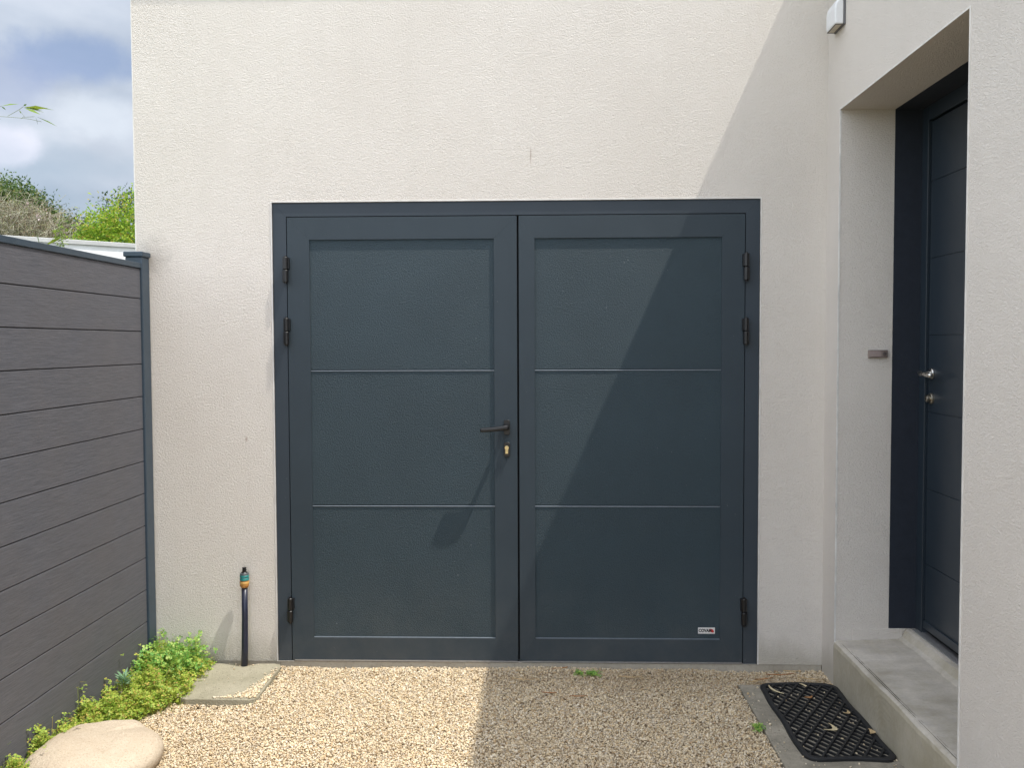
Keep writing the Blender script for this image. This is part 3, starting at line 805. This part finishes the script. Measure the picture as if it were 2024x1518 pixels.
# ------------------------------------------------------------------ gravel
def height(x, y):
    h = -.030 + .004 * np.sin(3.1 * x + 1) * np.cos(4.3 * y) + .003 * np.sin(9 * x + 5 * y)
    h += .012 * np.exp(-((x + 1.12) / .10) ** 2 - ((y + .42) / .16) ** 2)
    h += .008 * np.exp(-((y + .06) / .06) ** 2) * (x < 1.0)
    return h
def gravel():
    rng = np.random.RandomState(11)
    phi = (1 + 5 ** .5) / 2
    ico = np.array([(-1, phi, 0), (1, phi, 0), (-1, -phi, 0), (1, -phi, 0), (0, -1, phi), (0, 1, phi), (0, -1, -phi), (0, 1, -phi), (phi, 0, -1), (phi, 0, 1), (-phi, 0, -1), (-phi, 0, 1)]) / math.sqrt(1 + phi * phi)
    ft = np.array([(0, 11, 5), (0, 5, 1), (0, 1, 7), (0, 7, 10), (0, 10, 11), (1, 5, 9), (5, 11, 4), (11, 10, 2), (10, 7, 6), (7, 1, 8), (3, 9, 4), (3, 4, 2), (3, 2, 6), (3, 6, 8), (3, 8, 9), (4, 9, 5), (2, 4, 11), (6, 2, 10), (8, 6, 7), (9, 8, 1)])
    def batch(x, y, s0, zoff):
        n = len(x)
        sc = np.stack([s0 * rng.uniform(.75, 1.35, n), s0 * rng.uniform(.6, 1.0, n), s0 * rng.uniform(.42, .78, n)], 1)
        V = ico[None] * (1 + rng.uniform(-.22, .22, (n, 12, 1))) * sc[:, None]
        q = rng.normal(size=(n, 4)); q[:, 1:3] *= .35; q /= np.linalg.norm(q, axis=1, keepdims=True)
        w_, a, b_, c_ = q.T
        Rm = np.stack([1 - 2 * (b_ * b_ + c_ * c_), 2 * (a * b_ - c_ * w_), 2 * (a * c_ + b_ * w_), 2 * (a * b_ + c_ * w_), 1 - 2 * (a * a + c_ * c_), 2 * (b_ * c_ - a * w_), 2 * (a * c_ - b_ * w_), 2 * (b_ * c_ + a * w_), 1 - 2 * (a * a + b_ * b_)], 1).reshape(n, 3, 3)
        V = np.einsum('nij,nkj->nki', Rm, V)
        V += np.stack([x, y, height(x, y) + zoff], 1)[:, None]
        return V
    n = 150000
    x = rng.uniform(-1.86, 1.53, n); y = rng.uniform(-1.55, .012, n)
    s = rng.choice([.0029, .0038, .0050, .0070], n, p=[.34, .38, .22, .06])
    zo = rng.uniform(-.008, .0015, n)
    n2 = 17000
    x = np.r_[x, rng.uniform(-1.86, 1.53, n2)]; y = np.r_[y, rng.uniform(-3.4, -1.5, n2)]
    s = np.r_[s, rng.uniform(.006, .0085, n2)]; zo = np.r_[zo, rng.uniform(-.007, .003, n2)]
    keep = np.ones(len(x), bool)
    keep &= ~((x > 1.058) & (y < -.208) & (rng.rand(len(x)) > np.where((x > 1.16) & (x < 1.50) & (y > -1.03), .022, .012)))
    # slab footprint, its lower right corner partly buried
    inslab = (x > -1.58 + (.06 * (-y / .5))) & (x < -1.170) & (y < -.02) & (y > -.495)
    bury = (x > np.interp(-y, [.10, .2, .3, .4, .47, .5], [-1.165, -1.185, -1.205, -1.235, -1.28, -1.40]) + rng.normal(0, .012, len(x))) & (y < -.1)
    bury |= rng.rand(len(x)) < .002
    keep &= ~(inslab & ~bury)
    keep &= ~((x + 1.59) ** 2 + (y + 1.13) ** 2 < .2 ** 2)
    x, y, s, zo = x[keep], y[keep], s[keep], zo[keep]
    ins = (x > -1.56) & (x < -1.17) & (y > -.495) & (y < -.02)
    zo[ins] = (.004 - height(x[ins], y[ins])) * .9
    pth = (x > 1.058) & (y < -.208); zo[pth] = -.021 - height(x[pth], y[pth])
    V = batch(x, y, s, zo); k = len(V)
    F = (ft[None] + (np.arange(k) * 12)[:, None, None]).reshape(-1, 3)
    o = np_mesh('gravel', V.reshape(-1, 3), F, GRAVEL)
    tag(o, 'pale yellow crushed stone gravel covering the yard', 'gravel', kind='stuff')
gravel()

# ------------------------------------------------------------------ plants
def rot_basis(rng, n, up_bias=1.0):
    nrm = rng.normal(size=(n, 3)); nrm[:, 2] = np.abs(nrm[:, 2]) + up_bias
    nrm /= np.linalg.norm(nrm, axis=1, keepdims=True)
    a = rng.normal(size=(n, 3)); a -= (a * nrm).sum(1, keepdims=True) * nrm; a /= np.linalg.norm(a, axis=1, keepdims=True)
    return nrm, a, np.cross(nrm, a)
def leaf_quads(rng, P, L, W, up_bias=.6, fold=.15, dirn=None):
    n = len(P); nrm, a, b_ = rot_basis(rng, n, up_bias)
    if dirn is not None:
        a = dirn / np.linalg.norm(dirn, axis=1, keepdims=True)
        nrm -= (nrm * a).sum(1, keepdims=True) * a; nrm /= np.linalg.norm(nrm, axis=1, keepdims=True); b_ = np.cross(nrm, a)
    L = np.broadcast_to(L, (n,))[:, None]; W = np.broadcast_to(W, (n,))[:, None]
    p0 = P; p1 = P + a * L * .5 + b_ * W * .5 + nrm * L * fold; p2 = P + a * L; p3 = P + a * L * .5 - b_ * W * .5 + nrm * L * fold
    V = np.stack([p0, p1, p2, p3], 1).reshape(-1, 3)
    return V, np.arange(4 * n).reshape(n, 4)
def trifoliate(rng, P, L, W, up_bias=1.2):
    n = len(P); nrm, a, b_ = rot_basis(rng, n, up_bias); Vs = []
    L = np.broadcast_to(L, (n,))[:, None]
    for ang in (0, 2.1, 4.2):
        d = a * math.cos(ang) + b_ * math.sin(ang); s = np.cross(nrm, d)
        p1 = P + d * L * .62 + s * L * W + nrm * L * .1; p2 = P + d * L * .95; p3 = P + d * L * .62 - s * L * W + nrm * L * .1
        Vs.append(np.stack([P, p1, p2, p3], 1))
    V = np.stack(Vs, 1).reshape(-1, 3)
    return V, np.arange(len(V)).reshape(-1, 4)
def merge(parts):
    Vs, Fs, n = [], [], 0
    for V, F in parts: Vs.append(V); Fs.append(F + n); n += len(V)
    return np.concatenate(Vs), np.concatenate(Fs)
def stems(rng, A, B, r):
    """thin three sided stems between point sets, quads only"""
    n = len(A); d = B - A; ref = np.tile([[1., .3, .1]], (n, 1))
    u = np.cross(d, ref); u /= np.linalg.norm(u, axis=1, keepdims=True) + 1e-9; v = np.cross(d, u); v /= np.linalg.norm(v, axis=1, keepdims=True) + 1e-9
    V = []
    for P in (A, B):
        for k in range(3):
            t_ = 2.094 * k; V.append(P + (u * math.cos(t_) + v * math.sin(t_)) * r)
    V = np.stack(V, 1).reshape(-1, 3); base = (np.arange(n) * 6)[:, None, None]
    F = (np.array([(0, 1, 4, 3), (1, 2, 5, 4), (2, 0, 3, 5)])[None] + base).reshape(-1, 4)
    return V, F
W1 = mat_leaf('weed_leaf', [(0, (.16, .29, .04)), (.2, (.32, .46, .06)), (.5, (.50, .56, .09)), (.75, (.26, .42, .06)), (.9, (.62, .52, .13)), (1, (.48, .28, .10))])
W2 = mat_leaf('corner_leaf', [(0, (.12, .32, .07)), (.3, (.22, .46, .09)), (.7, (.38, .58, .12)), (1, (.55, .62, .18))])
def edge_x(y): return np.interp(-y, [0, .03, .3, .45, .60, .78, 1.0, 1.35], [-1.53, -1.53, -1.51, -1.49, -1.57, -1.66, -1.68, -1.70])
def weeds():
    rng = np.random.RandomState(5); n = 15000
    y = -rng.uniform(.02, 1.38, n); u = rng.uniform(0, 1, n) ** .85
    x0 = np.full(n, -1.822); x1 = edge_x(y) + rng.normal(0, .014, n); x = x0 + (x1 - x0) * u
    clump = .45 + .55 * np.sin(31 * x + 7 * y) * np.sin(27 * y + 1.3 + 9 * x) + rng.normal(0, .22, n)
    keep = (clump > .12) | (rng.rand(n) < .35); x, y, u, clump = x[keep], y[keep], u[keep], clump[keep]; n = len(x)
    hmax = np.interp(-y, [0, .25, .5, .9, 1.4], [.11, .10, .085, .095, .10]) * (1.15 - .55 * u) * (.40 + .95 * np.clip(clump, 0, 1.2)) * np.where(rng.rand(n) < .03, 1.6, 1)
    z = -.03 + hmax * rng.uniform(.12, 1, n) ** .7
    P = np.stack([x, y, z], 1)
    L = rng.choice([.007, .010, .014], n, p=[.4, .4, .2]) * rng.uniform(.8, 1.2, n)
    parts = [trifoliate(rng, P, L, .42)]
    k = rng.choice(n, 2600, replace=False)
    B = P[k]; A = B.copy(); A[:, 2] = -.04; A[:, :2] += rng.normal(0, .012, (len(k), 2))
    parts.append(stems(rng, A, B, .0007))
    V, F = merge(parts)
    o = np_mesh('weeds', V, F, W1)
    tag(o, 'low yellow green creeping weeds along the foot of the fence', 'weeds', kind='stuff')
weeds()
def corner_plant():
    rng = np.random.RandomState(9); parts = []; SA = []; SB = []; LP = []
    root = empty('leafy_weed', (-1.68, -.14, -.04), 'fresh green bushy weed growing in the corner between the fence post and the wall', 'weed')
    for i in range(120):
        bx = rng.uniform(-1.80, -1.56); by = -rng.uniform(.03, .30)
        h = rng.uniform(.07, .15) * (1.25 if (bx > -1.62 or bx < -1.76) and by > -.2 else 1)
        if rng.rand() < .06: h *= 1.35
        tip = np.array([bx + rng.normal(0, .03), by + rng.normal(0, .025), -.03 + h])
        tip[0] = max(tip[0], -1.86 if tip[2] > .05 and by > -.2 else -1.81); tip[1] = min(tip[1], -.012)
        base = np.array([bx, by, -.04]); SA.append(base); SB.append(tip)
        for k in range(19):
            t_ = rng.uniform(.25, 1.05); LP.append(base + (tip - base) * t_ + rng.normal(0, .011, 3))
    LP = np.array(LP); LP[:, 1] = np.minimum(LP[:, 1], -.008)
    V, F = trifoliate(rng, LP, rng.choice([.008, .013, .018], len(LP), p=[.4, .4, .2]), .45, .7)
    np_mesh('foliage', V, F, W2, root)
    V, F = stems(rng, np.array(SA), np.array(SB), .0011)
    np_mesh('stem', V, F, W1, root)
corner_plant()
def rosette():
    c = np.array([-1.765, -.50, .085]); rng = np.random.RandomState(2)
    root = empty('spurge_plant', (-1.765, -.50, -.04), 'single blue green rosette of narrow leaves standing above the weeds', 'plant')
    P = []; D = []
    for k in range(34):
        a = k * 2.4; tilt = .25 + .9 * (k / 34)
        D.append((math.cos(a) * math.sin(R(90) * (1.25 - tilt * .75)), math.sin(a) * math.sin(R(90) * (1.25 - tilt * .75)), .15 + tilt * .55)); P.append(c + np.array([0, 0, -.03 + .035 * k / 34]))
    P = np.array(P); D = np.array(D)
    V, F = leaf_quads(rng, P, rng.uniform(.040, .060, len(P)), .011, 1.5, .05, D)
    np_mesh('foliage', V, F, mat_leaf('spurge_leaf', [(0, (.16, .30, .17)), (1, (.30, .45, .27))], trans=.2), root)
    V, F = stems(rng, np.array([[c[0], c[1], -.04]]), np.array([c]), .003)
    np_mesh('stem', V, F, W1, root)
rosette()
def tuft(cx, cy, w_, d_, n, label, seed):
    rng = np.random.RandomState(seed)
    P = np.stack([cx + rng.normal(0, w_, n), cy + rng.normal(0, d_, n), -.022 + rng.uniform(0, .022, n)], 1)
    P[:, 1] = np.minimum(P[:, 1], -.015)
    V, F = trifoliate(rng, P, rng.uniform(.006, .011, n), .42, 1.0)
    o = np_mesh('seedling', V, F, W2, None, (cx, cy, -.03)); tag(o, label, 'weed', 'small weeds sprouting in the gravel')
tuft(.312, -.105, .009, .012, 45, 'tiny green weed in the gravel, left of the pair before the garage door', 3)
tuft(.375, -.11, .018, .015, 90, 'larger green weed in the gravel, right of the pair before the garage door', 4)
tuft(1.035, -.735, .013, .014, 70, 'small dull green weed at the edge of the concrete strip left of the doormat', 6)

# dry stick and leaves
DRY = mat_plain('dry_straw', (.52, .38, .20), .7, .08, 60)
m = MB(); m.tube([(-1.665, -.30, .02), (-1.64, -.24, .055), (-1.60, -.18, .092), (-1.588, -.165, .104)], [.0035, .0038, .0032, .002], 8)
tag(m.build('stick', DRY, None, loc=(-1.66, -.29, 0), smooth=True), 'straw coloured dry stick lying across the green weeds', 'stick')
def dry_leaf(x, y, z, ang, L, W, curl, label, group=None, matr=None):
    n = 9; vs = []; d = Vector((math.cos(ang), math.sin(ang), 0)); s = Vector((-d.y, d.x, 0))
    for i in range(n):
        t_ = i / (n - 1); w_ = W * math.sin(math.pi * min(1, t_ * .93 + .05)) ** .8 * .5
        c = Vector((x, y, z)) + d * (L * (t_ - .5)) + s * (curl * L * (t_ - .5) ** 2 * 2) + Vector((0, 0, .004 + .010 * abs(t_ - .5) ** 1.5 * 2 * abs(curl)))
        vs += [c - s * w_ + Vector((0, 0, .002)), c - Vector((0, 0, .0005)), c + s * w_ + Vector((0, 0, .0026))]
    fs = [(i * 3 + k, (i + 1) * 3 + k, (i + 1) * 3 + k + 1, i * 3 + k + 1) for i in range(n - 1) for k in (0, 1)]
    b = MB(); b.add(vs, fs)
    o = b.build('dry_leaf', matr or DRY, None, loc=(x, y, z)); sm = o.modifiers.new('thick', 'SOLIDIFY'); sm.thickness = .0006
    return tag(o, label, 'leaf', group)
PALE = mat_plain('pale_leaf', (.62, .52, .32), .7, .06, 60)
RUST = mat_plain('rust_leaf', (.36, .17, .06), .7, .08, 60)
ml = 'dry leaves on the doormat'
dry_leaf(1.200, -.330, mz1, R(-68), .115, .012, .25, 'long thin pale leaf on the far left corner of the doormat', ml, PALE)
dry_leaf(1.345, -.770, mz1, R(60), .075, .022, .9, 'curled yellow leaf near the middle of the doormat', ml, PALE)
dry_leaf(1.490, -.800, mz1 + .003, R(80), .05, .024, .5, 'yellow leaf resting on the right rim of the doormat against the step', ml, DRY)
dry_leaf(1.360, -.270, mz1, R(110), .045, .014, .6, 'short pale leaf near the far edge of the doormat', ml, PALE)
dry_leaf(1.455, -.600, mz1 + .002, R(50), .04, .016, .7, 'small golden leaf on the right side of the doormat', ml, DRY)
dry_leaf(1.340, -.420, mz1, R(20), .04, .018, .4, 'small rusty red leaf in the lattice of the doormat', ml, RUST)
gl_ = 'fallen bamboo leaves on the gravel'
spots = [(1.29, -.10, 5, .14), (1.42, -.155, -12, .12), (1.20, -.16, 20, .10), (1.36, -.05, -5, .09), (.22, -.03, 14, .085), (.035, -.19, -12, .11), (.30, -.40, 3, .08), (.56, -.15, -4, .12), (.165, -.36, -3, .07), (1.15, -.19, 30, .06)]
labs = ['rusty brown long leaf in the middle of the gravel strip behind the doormat', 'straw coloured leaf on the gravel closest to the doorstep corner',
        'rusty leaf on the gravel just beyond the far left corner of the doormat', 'short straw coloured leaf lying against the wall foot behind the doormat',
        'rust brown leaf at the foot of the right garage door leaf, nearest its middle gap', 'straw coloured sliver of leaf on the gravel left of the paired green weeds',
        'rust brown leaf farthest out from the garage door on the shaded gravel', 'straw coloured leaf on the gravel right of the paired green weeds',
        'rust brown leaf on the shaded gravel halfway between door gap and picture bottom', 'tiny straw coloured leaf touching the back edge of the concrete strip']
for i, (x, y, a, L) in enumerate(spots):
    dry_leaf(x, y, -.021, R(a), L, .009, .15, labs[i], gl_, RUST if i % 2 == 0 else DRY)

# ------------------------------------------------------------------ background
gw = empty('garden_wall', (-3.0, 2.2, 0), 'white rendered garden wall with pale coping behind the fence', 'garden wall')
def wall_seg(x0, y0, x1, y1, z0, z1, ht, name, mat, parent, bevel=0):
    d = Vector((x1 - x0, y1 - y0)).normalized(); nn = Vector((d.y, -d.x)) * ht
    v = []
    for z in (z0, z1):
        for (x, y), s in (((x0, y0), 1), ((x1, y1), 1), ((x1, y1), -1), ((x0, y0), -1)): v.append((x + nn.x * s, y + nn.y * s, z))
    b = MB(); b.add(v, [(3, 2, 1, 0), (4, 5, 6, 7), (0, 1, 5, 4), (1, 2, 6, 5), (2, 3, 7, 6), (3, 0, 4, 7)])
    return b.build(name, mat, parent, bevel=bevel)
wall_seg(-6.2, -.60, -1.93, 3.28, 0, 2.318, .10, 'wall', mat_plain('white_render', (.84, .86, .88), .9, .03, 8, .001, 120), gw)
wall_seg(-6.2, -.60, -1.93, 3.28, 2.3185, 2.352, .115, 'coping', mat_plain('pale_coping', (.52, .53, .53), .8, .05, 10), gw, .004)

def crown_tree(name, label, base, crowns, n, L, W, mat, trunk_h, seed, shoots=0, trunk_r=.07):
    """crowns: list of (centre, radii); leaves gather in clumps spread over the crown volume"""
    rng = np.random.RandomState(seed); root = empty(name, base, label, 'tree' if 'tree' in name else 'shrub')
    Ps = []; cl_all = []
    for c, r_ in crowns:
        k = int(n / len(crowns) / 42)
        d = rng.normal(size=(k, 3)); d /= np.linalg.norm(d, axis=1, keepdims=True)
        cl = np.array(c) + d * np.array(r_) * (rng.uniform(.35, 1.0, (k, 1)) ** .5) * rng.uniform(.85, 1.06, (k, 1))
        cl_all.append(cl)
        rad = rng.uniform(.07, .17, k) * np.mean(r_)
        p = cl[:, None] + rng.normal(size=(k, 42, 3)) * rad[:, None, None] * np.array([1, 1, .75])
        Ps.append(p.reshape(-1, 3))
    P = np.concatenate(Ps); cl_all = np.concatenate(cl_all)
    if shoots:
        c, r_ = crowns[0]
        for i in range(shoots):
            a = rng.uniform(0, 2 * math.pi); q = rng.uniform(.2, .95)
            s0 = np.array(c) + np.array([math.cos(a) * q * r_[0], math.sin(a) * q * r_[1], r_[2] * math.sqrt(1 - q * q) * .9])
            t_ = rng.uniform(0, 1, 30)[:, None]
            P = np.concatenate([P, s0 + t_ * np.array([0.02, 0, rng.uniform(.08, .2)]) + rng.normal(0, .012, (30, 3))])
    V, F = leaf_quads(rng, P, rng.uniform(.7, 1.3, len(P)) * L, W, .3, .12)
    np_mesh('crown', V, F, mat, root)
    m = MB(); b0 = Vector(base)
    top = Vector((crowns[0][0][0], crowns[0][0][1], crowns[0][0][2]))
    m.tube([b0, b0.lerp(top, .5) + Vector((.05, .02, 0)), top], [trunk_r, trunk_r * .7, trunk_r * .3], 8)
    for i in rng.choice(len(cl_all), min(16, len(cl_all)), replace=False):
        q = b0.lerp(top, rng.uniform(.35, .9)); m.tube([q, (q + Vector(cl_all[i])) / 2 + Vector((0, 0, .04)), Vector(cl_all[i])], [trunk_r * .35, trunk_r * .2, trunk_r * .08], 5)
    m.build('trunk', BARK, root)
BARK = mat_plain('bark', (.13, .10, .07), .9, .1, 20, .004, 40)
LG = mat_leaf('bright_leaf', [(0, (.10, .22, .02)), (.3, (.20, .36, .03)), (.6, (.32, .46, .04)), (.85, (.42, .50, .06)), (1, (.45, .35, .08))], trans=.45)
DG = mat_leaf('dark_leaf', [(0, (.03, .07, .02)), (.4, (.06, .12, .03)), (.8, (.13, .19, .05)), (1, (.24, .26, .08))])
DG2 = mat_leaf('blue_green_leaf', [(0, (.02, .06, .025)), (.6, (.05, .10, .04)), (.9, (.12, .15, .04)), (1, (.35, .28, .08))])
crown_tree('round_shrub', 'bright yellow green round shrub behind the white garden wall', (-3.55, 3.6, 0), [((-3.42, 3.6, 2.40), (.52, .50, .52)), ((-3.0, 3.75, 2.35), (.5, .5, .5)), ((-3.66, 3.55, 2.34), (.34, .38, .46)), ((-3.60, 3.5, 1.95), (.45, .45, .45))], 30000, .034, .015, LG, 1, 21, 12, .04)
crown_tree('oak_tree', 'dark green broad tree furthest left beyond the dry bush', (-8.4, 9.5, 0), [((-8.35, 9.4, 3.45), (.75, .8, .85)), ((-7.75, 9.3, 3.25), (.65, .8, .80)), ((-7.35, 9.3, 2.95), (.5, .6, .75)), ((-6.95, 9.5, 2.75), (.40, .5, .80)), ((-9.3, 9.4, 3.6), (1.1, 1.0, 1.1)), ((-7.6, 9.4, 2.4), (1.2, .6, .7))], 95000, .055, .028, DG, 2, 22, 0, .14)
crown_tree('laurel_tree', 'dark tree peeking out behind the bright shrub at the house corner', (-5.3, 8.3, 0), [((-5.25, 8.3, 3.2), (.75, .7, .62)), ((-4.7, 8.4, 3.2), (.8, .7, .6)), ((-5.3, 8.2, 2.3), (.8, .7, .8))], 13000, .055, .026, DG2, 2, 23, 0, .1)
def dry_bush():
    rng = np.random.RandomState(31); root = empty('flowering_bush', (-4.75, 4.3, 0), 'straggly dry grey bush with a few pale pink flowers above the fence', 'bush')
    A = []; B = []; Pl = []; Pf = []
    for i in range(1300):
        bx = rng.uniform(-5.7, -4.50); by = rng.uniform(4.0, 4.7)
        p = np.array([bx, by, rng.uniform(1.7, 2.35)])
        d = np.array([rng.normal(.0, .22), rng.normal(-.05, .25), 1.0]); d /= np.linalg.norm(d)
        ztop = np.interp(bx, [-5.5, -5.0, -4.7, -4.45, -4.3], [2.92, 2.90, 2.90, 2.78, 2.62]) + rng.normal(0, .06)
        while p[2] < ztop:
            st_ = rng.uniform(.07, .13); q = p + d * st_
            if q[0] > -4.46 - max(0, q[2] - 2.55) * .55: break
            A.append(p); B.append(q)
            if rng.rand() < .40:
                e_ = q + np.array([rng.normal(0, .07), rng.normal(0, .05), rng.uniform(-.01, .08)]); A.append(q); B.append(e_)
                if rng.rand() < .7: Pl.append(e_)
                if rng.rand() < .02 and bx < -4.75: Pf.append(e_)
            p = q; d = d + rng.normal(0, .22, 3); d[2] = abs(d[2]) * .95; d /= np.linalg.norm(d)
    V, F = stems(rng, np.array(A), np.array(B), .0021)
    np_mesh('twigs', V, F, mat_leaf('twig_bark', [(0, (.20, .15, .10)), (.5, (.36, .33, .24)), (1, (.50, .50, .38))], .8, .1), root)
    P = np.repeat(np.array(Pl), 5, 0) + rng.normal(0, .012, (len(Pl) * 5, 3))
    V, F = leaf_quads(rng, P, rng.uniform(.015, .03, len(P)), .007, .4)
    np_mesh('foliage', V, F, mat_leaf('dull_leaf', [(0, (.08, .11, .03)), (.4, (.18, .23, .07)), (.7, (.32, .33, .15)), (1, (.30, .14, .07))]), root)
    Pf = np.array(Pf); P = np.repeat(Pf, 14, 0) + rng.normal(0, .012, (len(Pf) * 14, 3))
    V, F = leaf_quads(rng, P, .025, .02, .4)
    np_mesh('blossom', V, F, mat_leaf('pink_petal', [(0, (.72, .55, .58)), (1, (.85, .74, .76))]), root)
dry_bush()

def bamboo():
    root = empty('bamboo', (-2.75, -.60, -.05), 'bamboo with narrow green leaves arching in from the left above the fence', 'bamboo')
    rng = np.random.RandomState(8)
    YEL = mat_plain('bamboo_cane', (.20, .24, .09), .5, .06)
    LF = mat_leaf('bamboo_leaf', [(0, (.07, .13, .025)), (.5, (.15, .25, .03)), (1, (.30, .38, .05))], trans=.35)
    m = MB()
    m.tube([(-2.75, -.60, -.05), (-2.74, -.60, 1.2), (-2.66, -.59, 2.1), (-2.50, -.575, 2.52), (-2.30, -.57, 2.60), (-2.228, -.566, 2.588)], [.011, .010, .008, .006, .003, .0016], 8)
    m.tube([(-2.80, -.62, -.05), (-2.82, -.62, 1.5), (-2.95, -.63, 2.5), (-3.1, -.65, 3.0)], [.011, .009, .006, .003], 8)
    m.tube([(-2.70, -.52, -.05), (-2.66, -.51, 1.0), (-2.55, -.50, 1.7), (-2.35, -.49, 2.0), (-2.12, -.484, 2.03)], [.008, .007, .005, .003, .0015], 8)
    m.build('cane', YEL, root, smooth=True)
    def px(u, v, dep):      # real position of a point of the plant, metres
        C = np.array([.136, -4.6377, 1.5987]); r_ = np.array(cf) + np.array(cr) * (u - 1012) / 1855.5 - np.array(cu) * (v - 759) / 1855.5
        return C + r_ * dep
    m = MB()
    tw = [[(-6, 229), (20, 231), (45, 233), (60, 235), (82, 240)], [(15, 229), (24, 224), (38, 216), (46, 210)], [(38, 217), (48, 229), (42, 234)], [(47, 231), (68, 230)]]
    tw = [[px(u, v, 4.1) for u, v in t_] for t_ in tw]
    for t_ in tw: m.tube(t_, .0009, 6)
    m.tube([px(-8, 212, 4.08), px(2, 209, 4.08)], .0009, 6)
    m.build('twig', YEL, root)
    lv = [((2, 209), (38, 205), .010), ((2, 209), (12, 217), .005), ((46, 210), (108, 217), .011), ((46, 211), (88, 222), .012), ((47, 212), (96, 214), .014), ((48, 213), (80, 226), .011), ((50, 213), (84, 218), .012),
          ((72, 230), (114, 250), .011), ((70, 230), (75, 247), .006), ((46, 209), (53, 205), .006), ((38, 217), (42, 224), .004),
          ((80, 492), (70, 455), .020), ((88, 486), (126, 467), .016), ((120, 430), (112, 452), .008)]
    P = []; D = []; L = []; W = []
    for (a, c_, w_) in lv:
        p = px(*a, 4.1 if a[1] < 300 else 4.2); q = px(*c_, (4.1 if a[1] < 300 else 4.2) + rng.uniform(-.03, .03)); P.append(p); D.append(q - p); L.append(np.linalg.norm(q - p)); W.append(w_ * 1.35)
    for i in range(150):   # dense tuft against the white wall
        p = px(120 + rng.normal(0, 6), rng.uniform(432, 498), 4.22 + rng.normal(0, .03)); P.append(p); d = rng.normal(0, 1, 3) * [1, 1, .8] + [0, 0, -.2]; D.append(d); L.append(rng.uniform(.012, .028)); W.append(.006)
    for i in range(500):   # the rest of the plant, left of the picture
        p = np.array([rng.uniform(-3.3, -2.5), -.6 + rng.normal(0, .2), rng.uniform(1.3, 3.0)])
        P.append(p); D.append(rng.normal(0, 1, 3) * [1, 1, .4] + [.2, 0, -.4]); L.append(rng.uniform(.06, .10)); W.append(.011)
    V, F = leaf_quads(rng, np.array(P), np.array(L), np.array(W), .8, .04, np.array(D))
    np_mesh('foliage', V, F, LF, root)
bamboo()
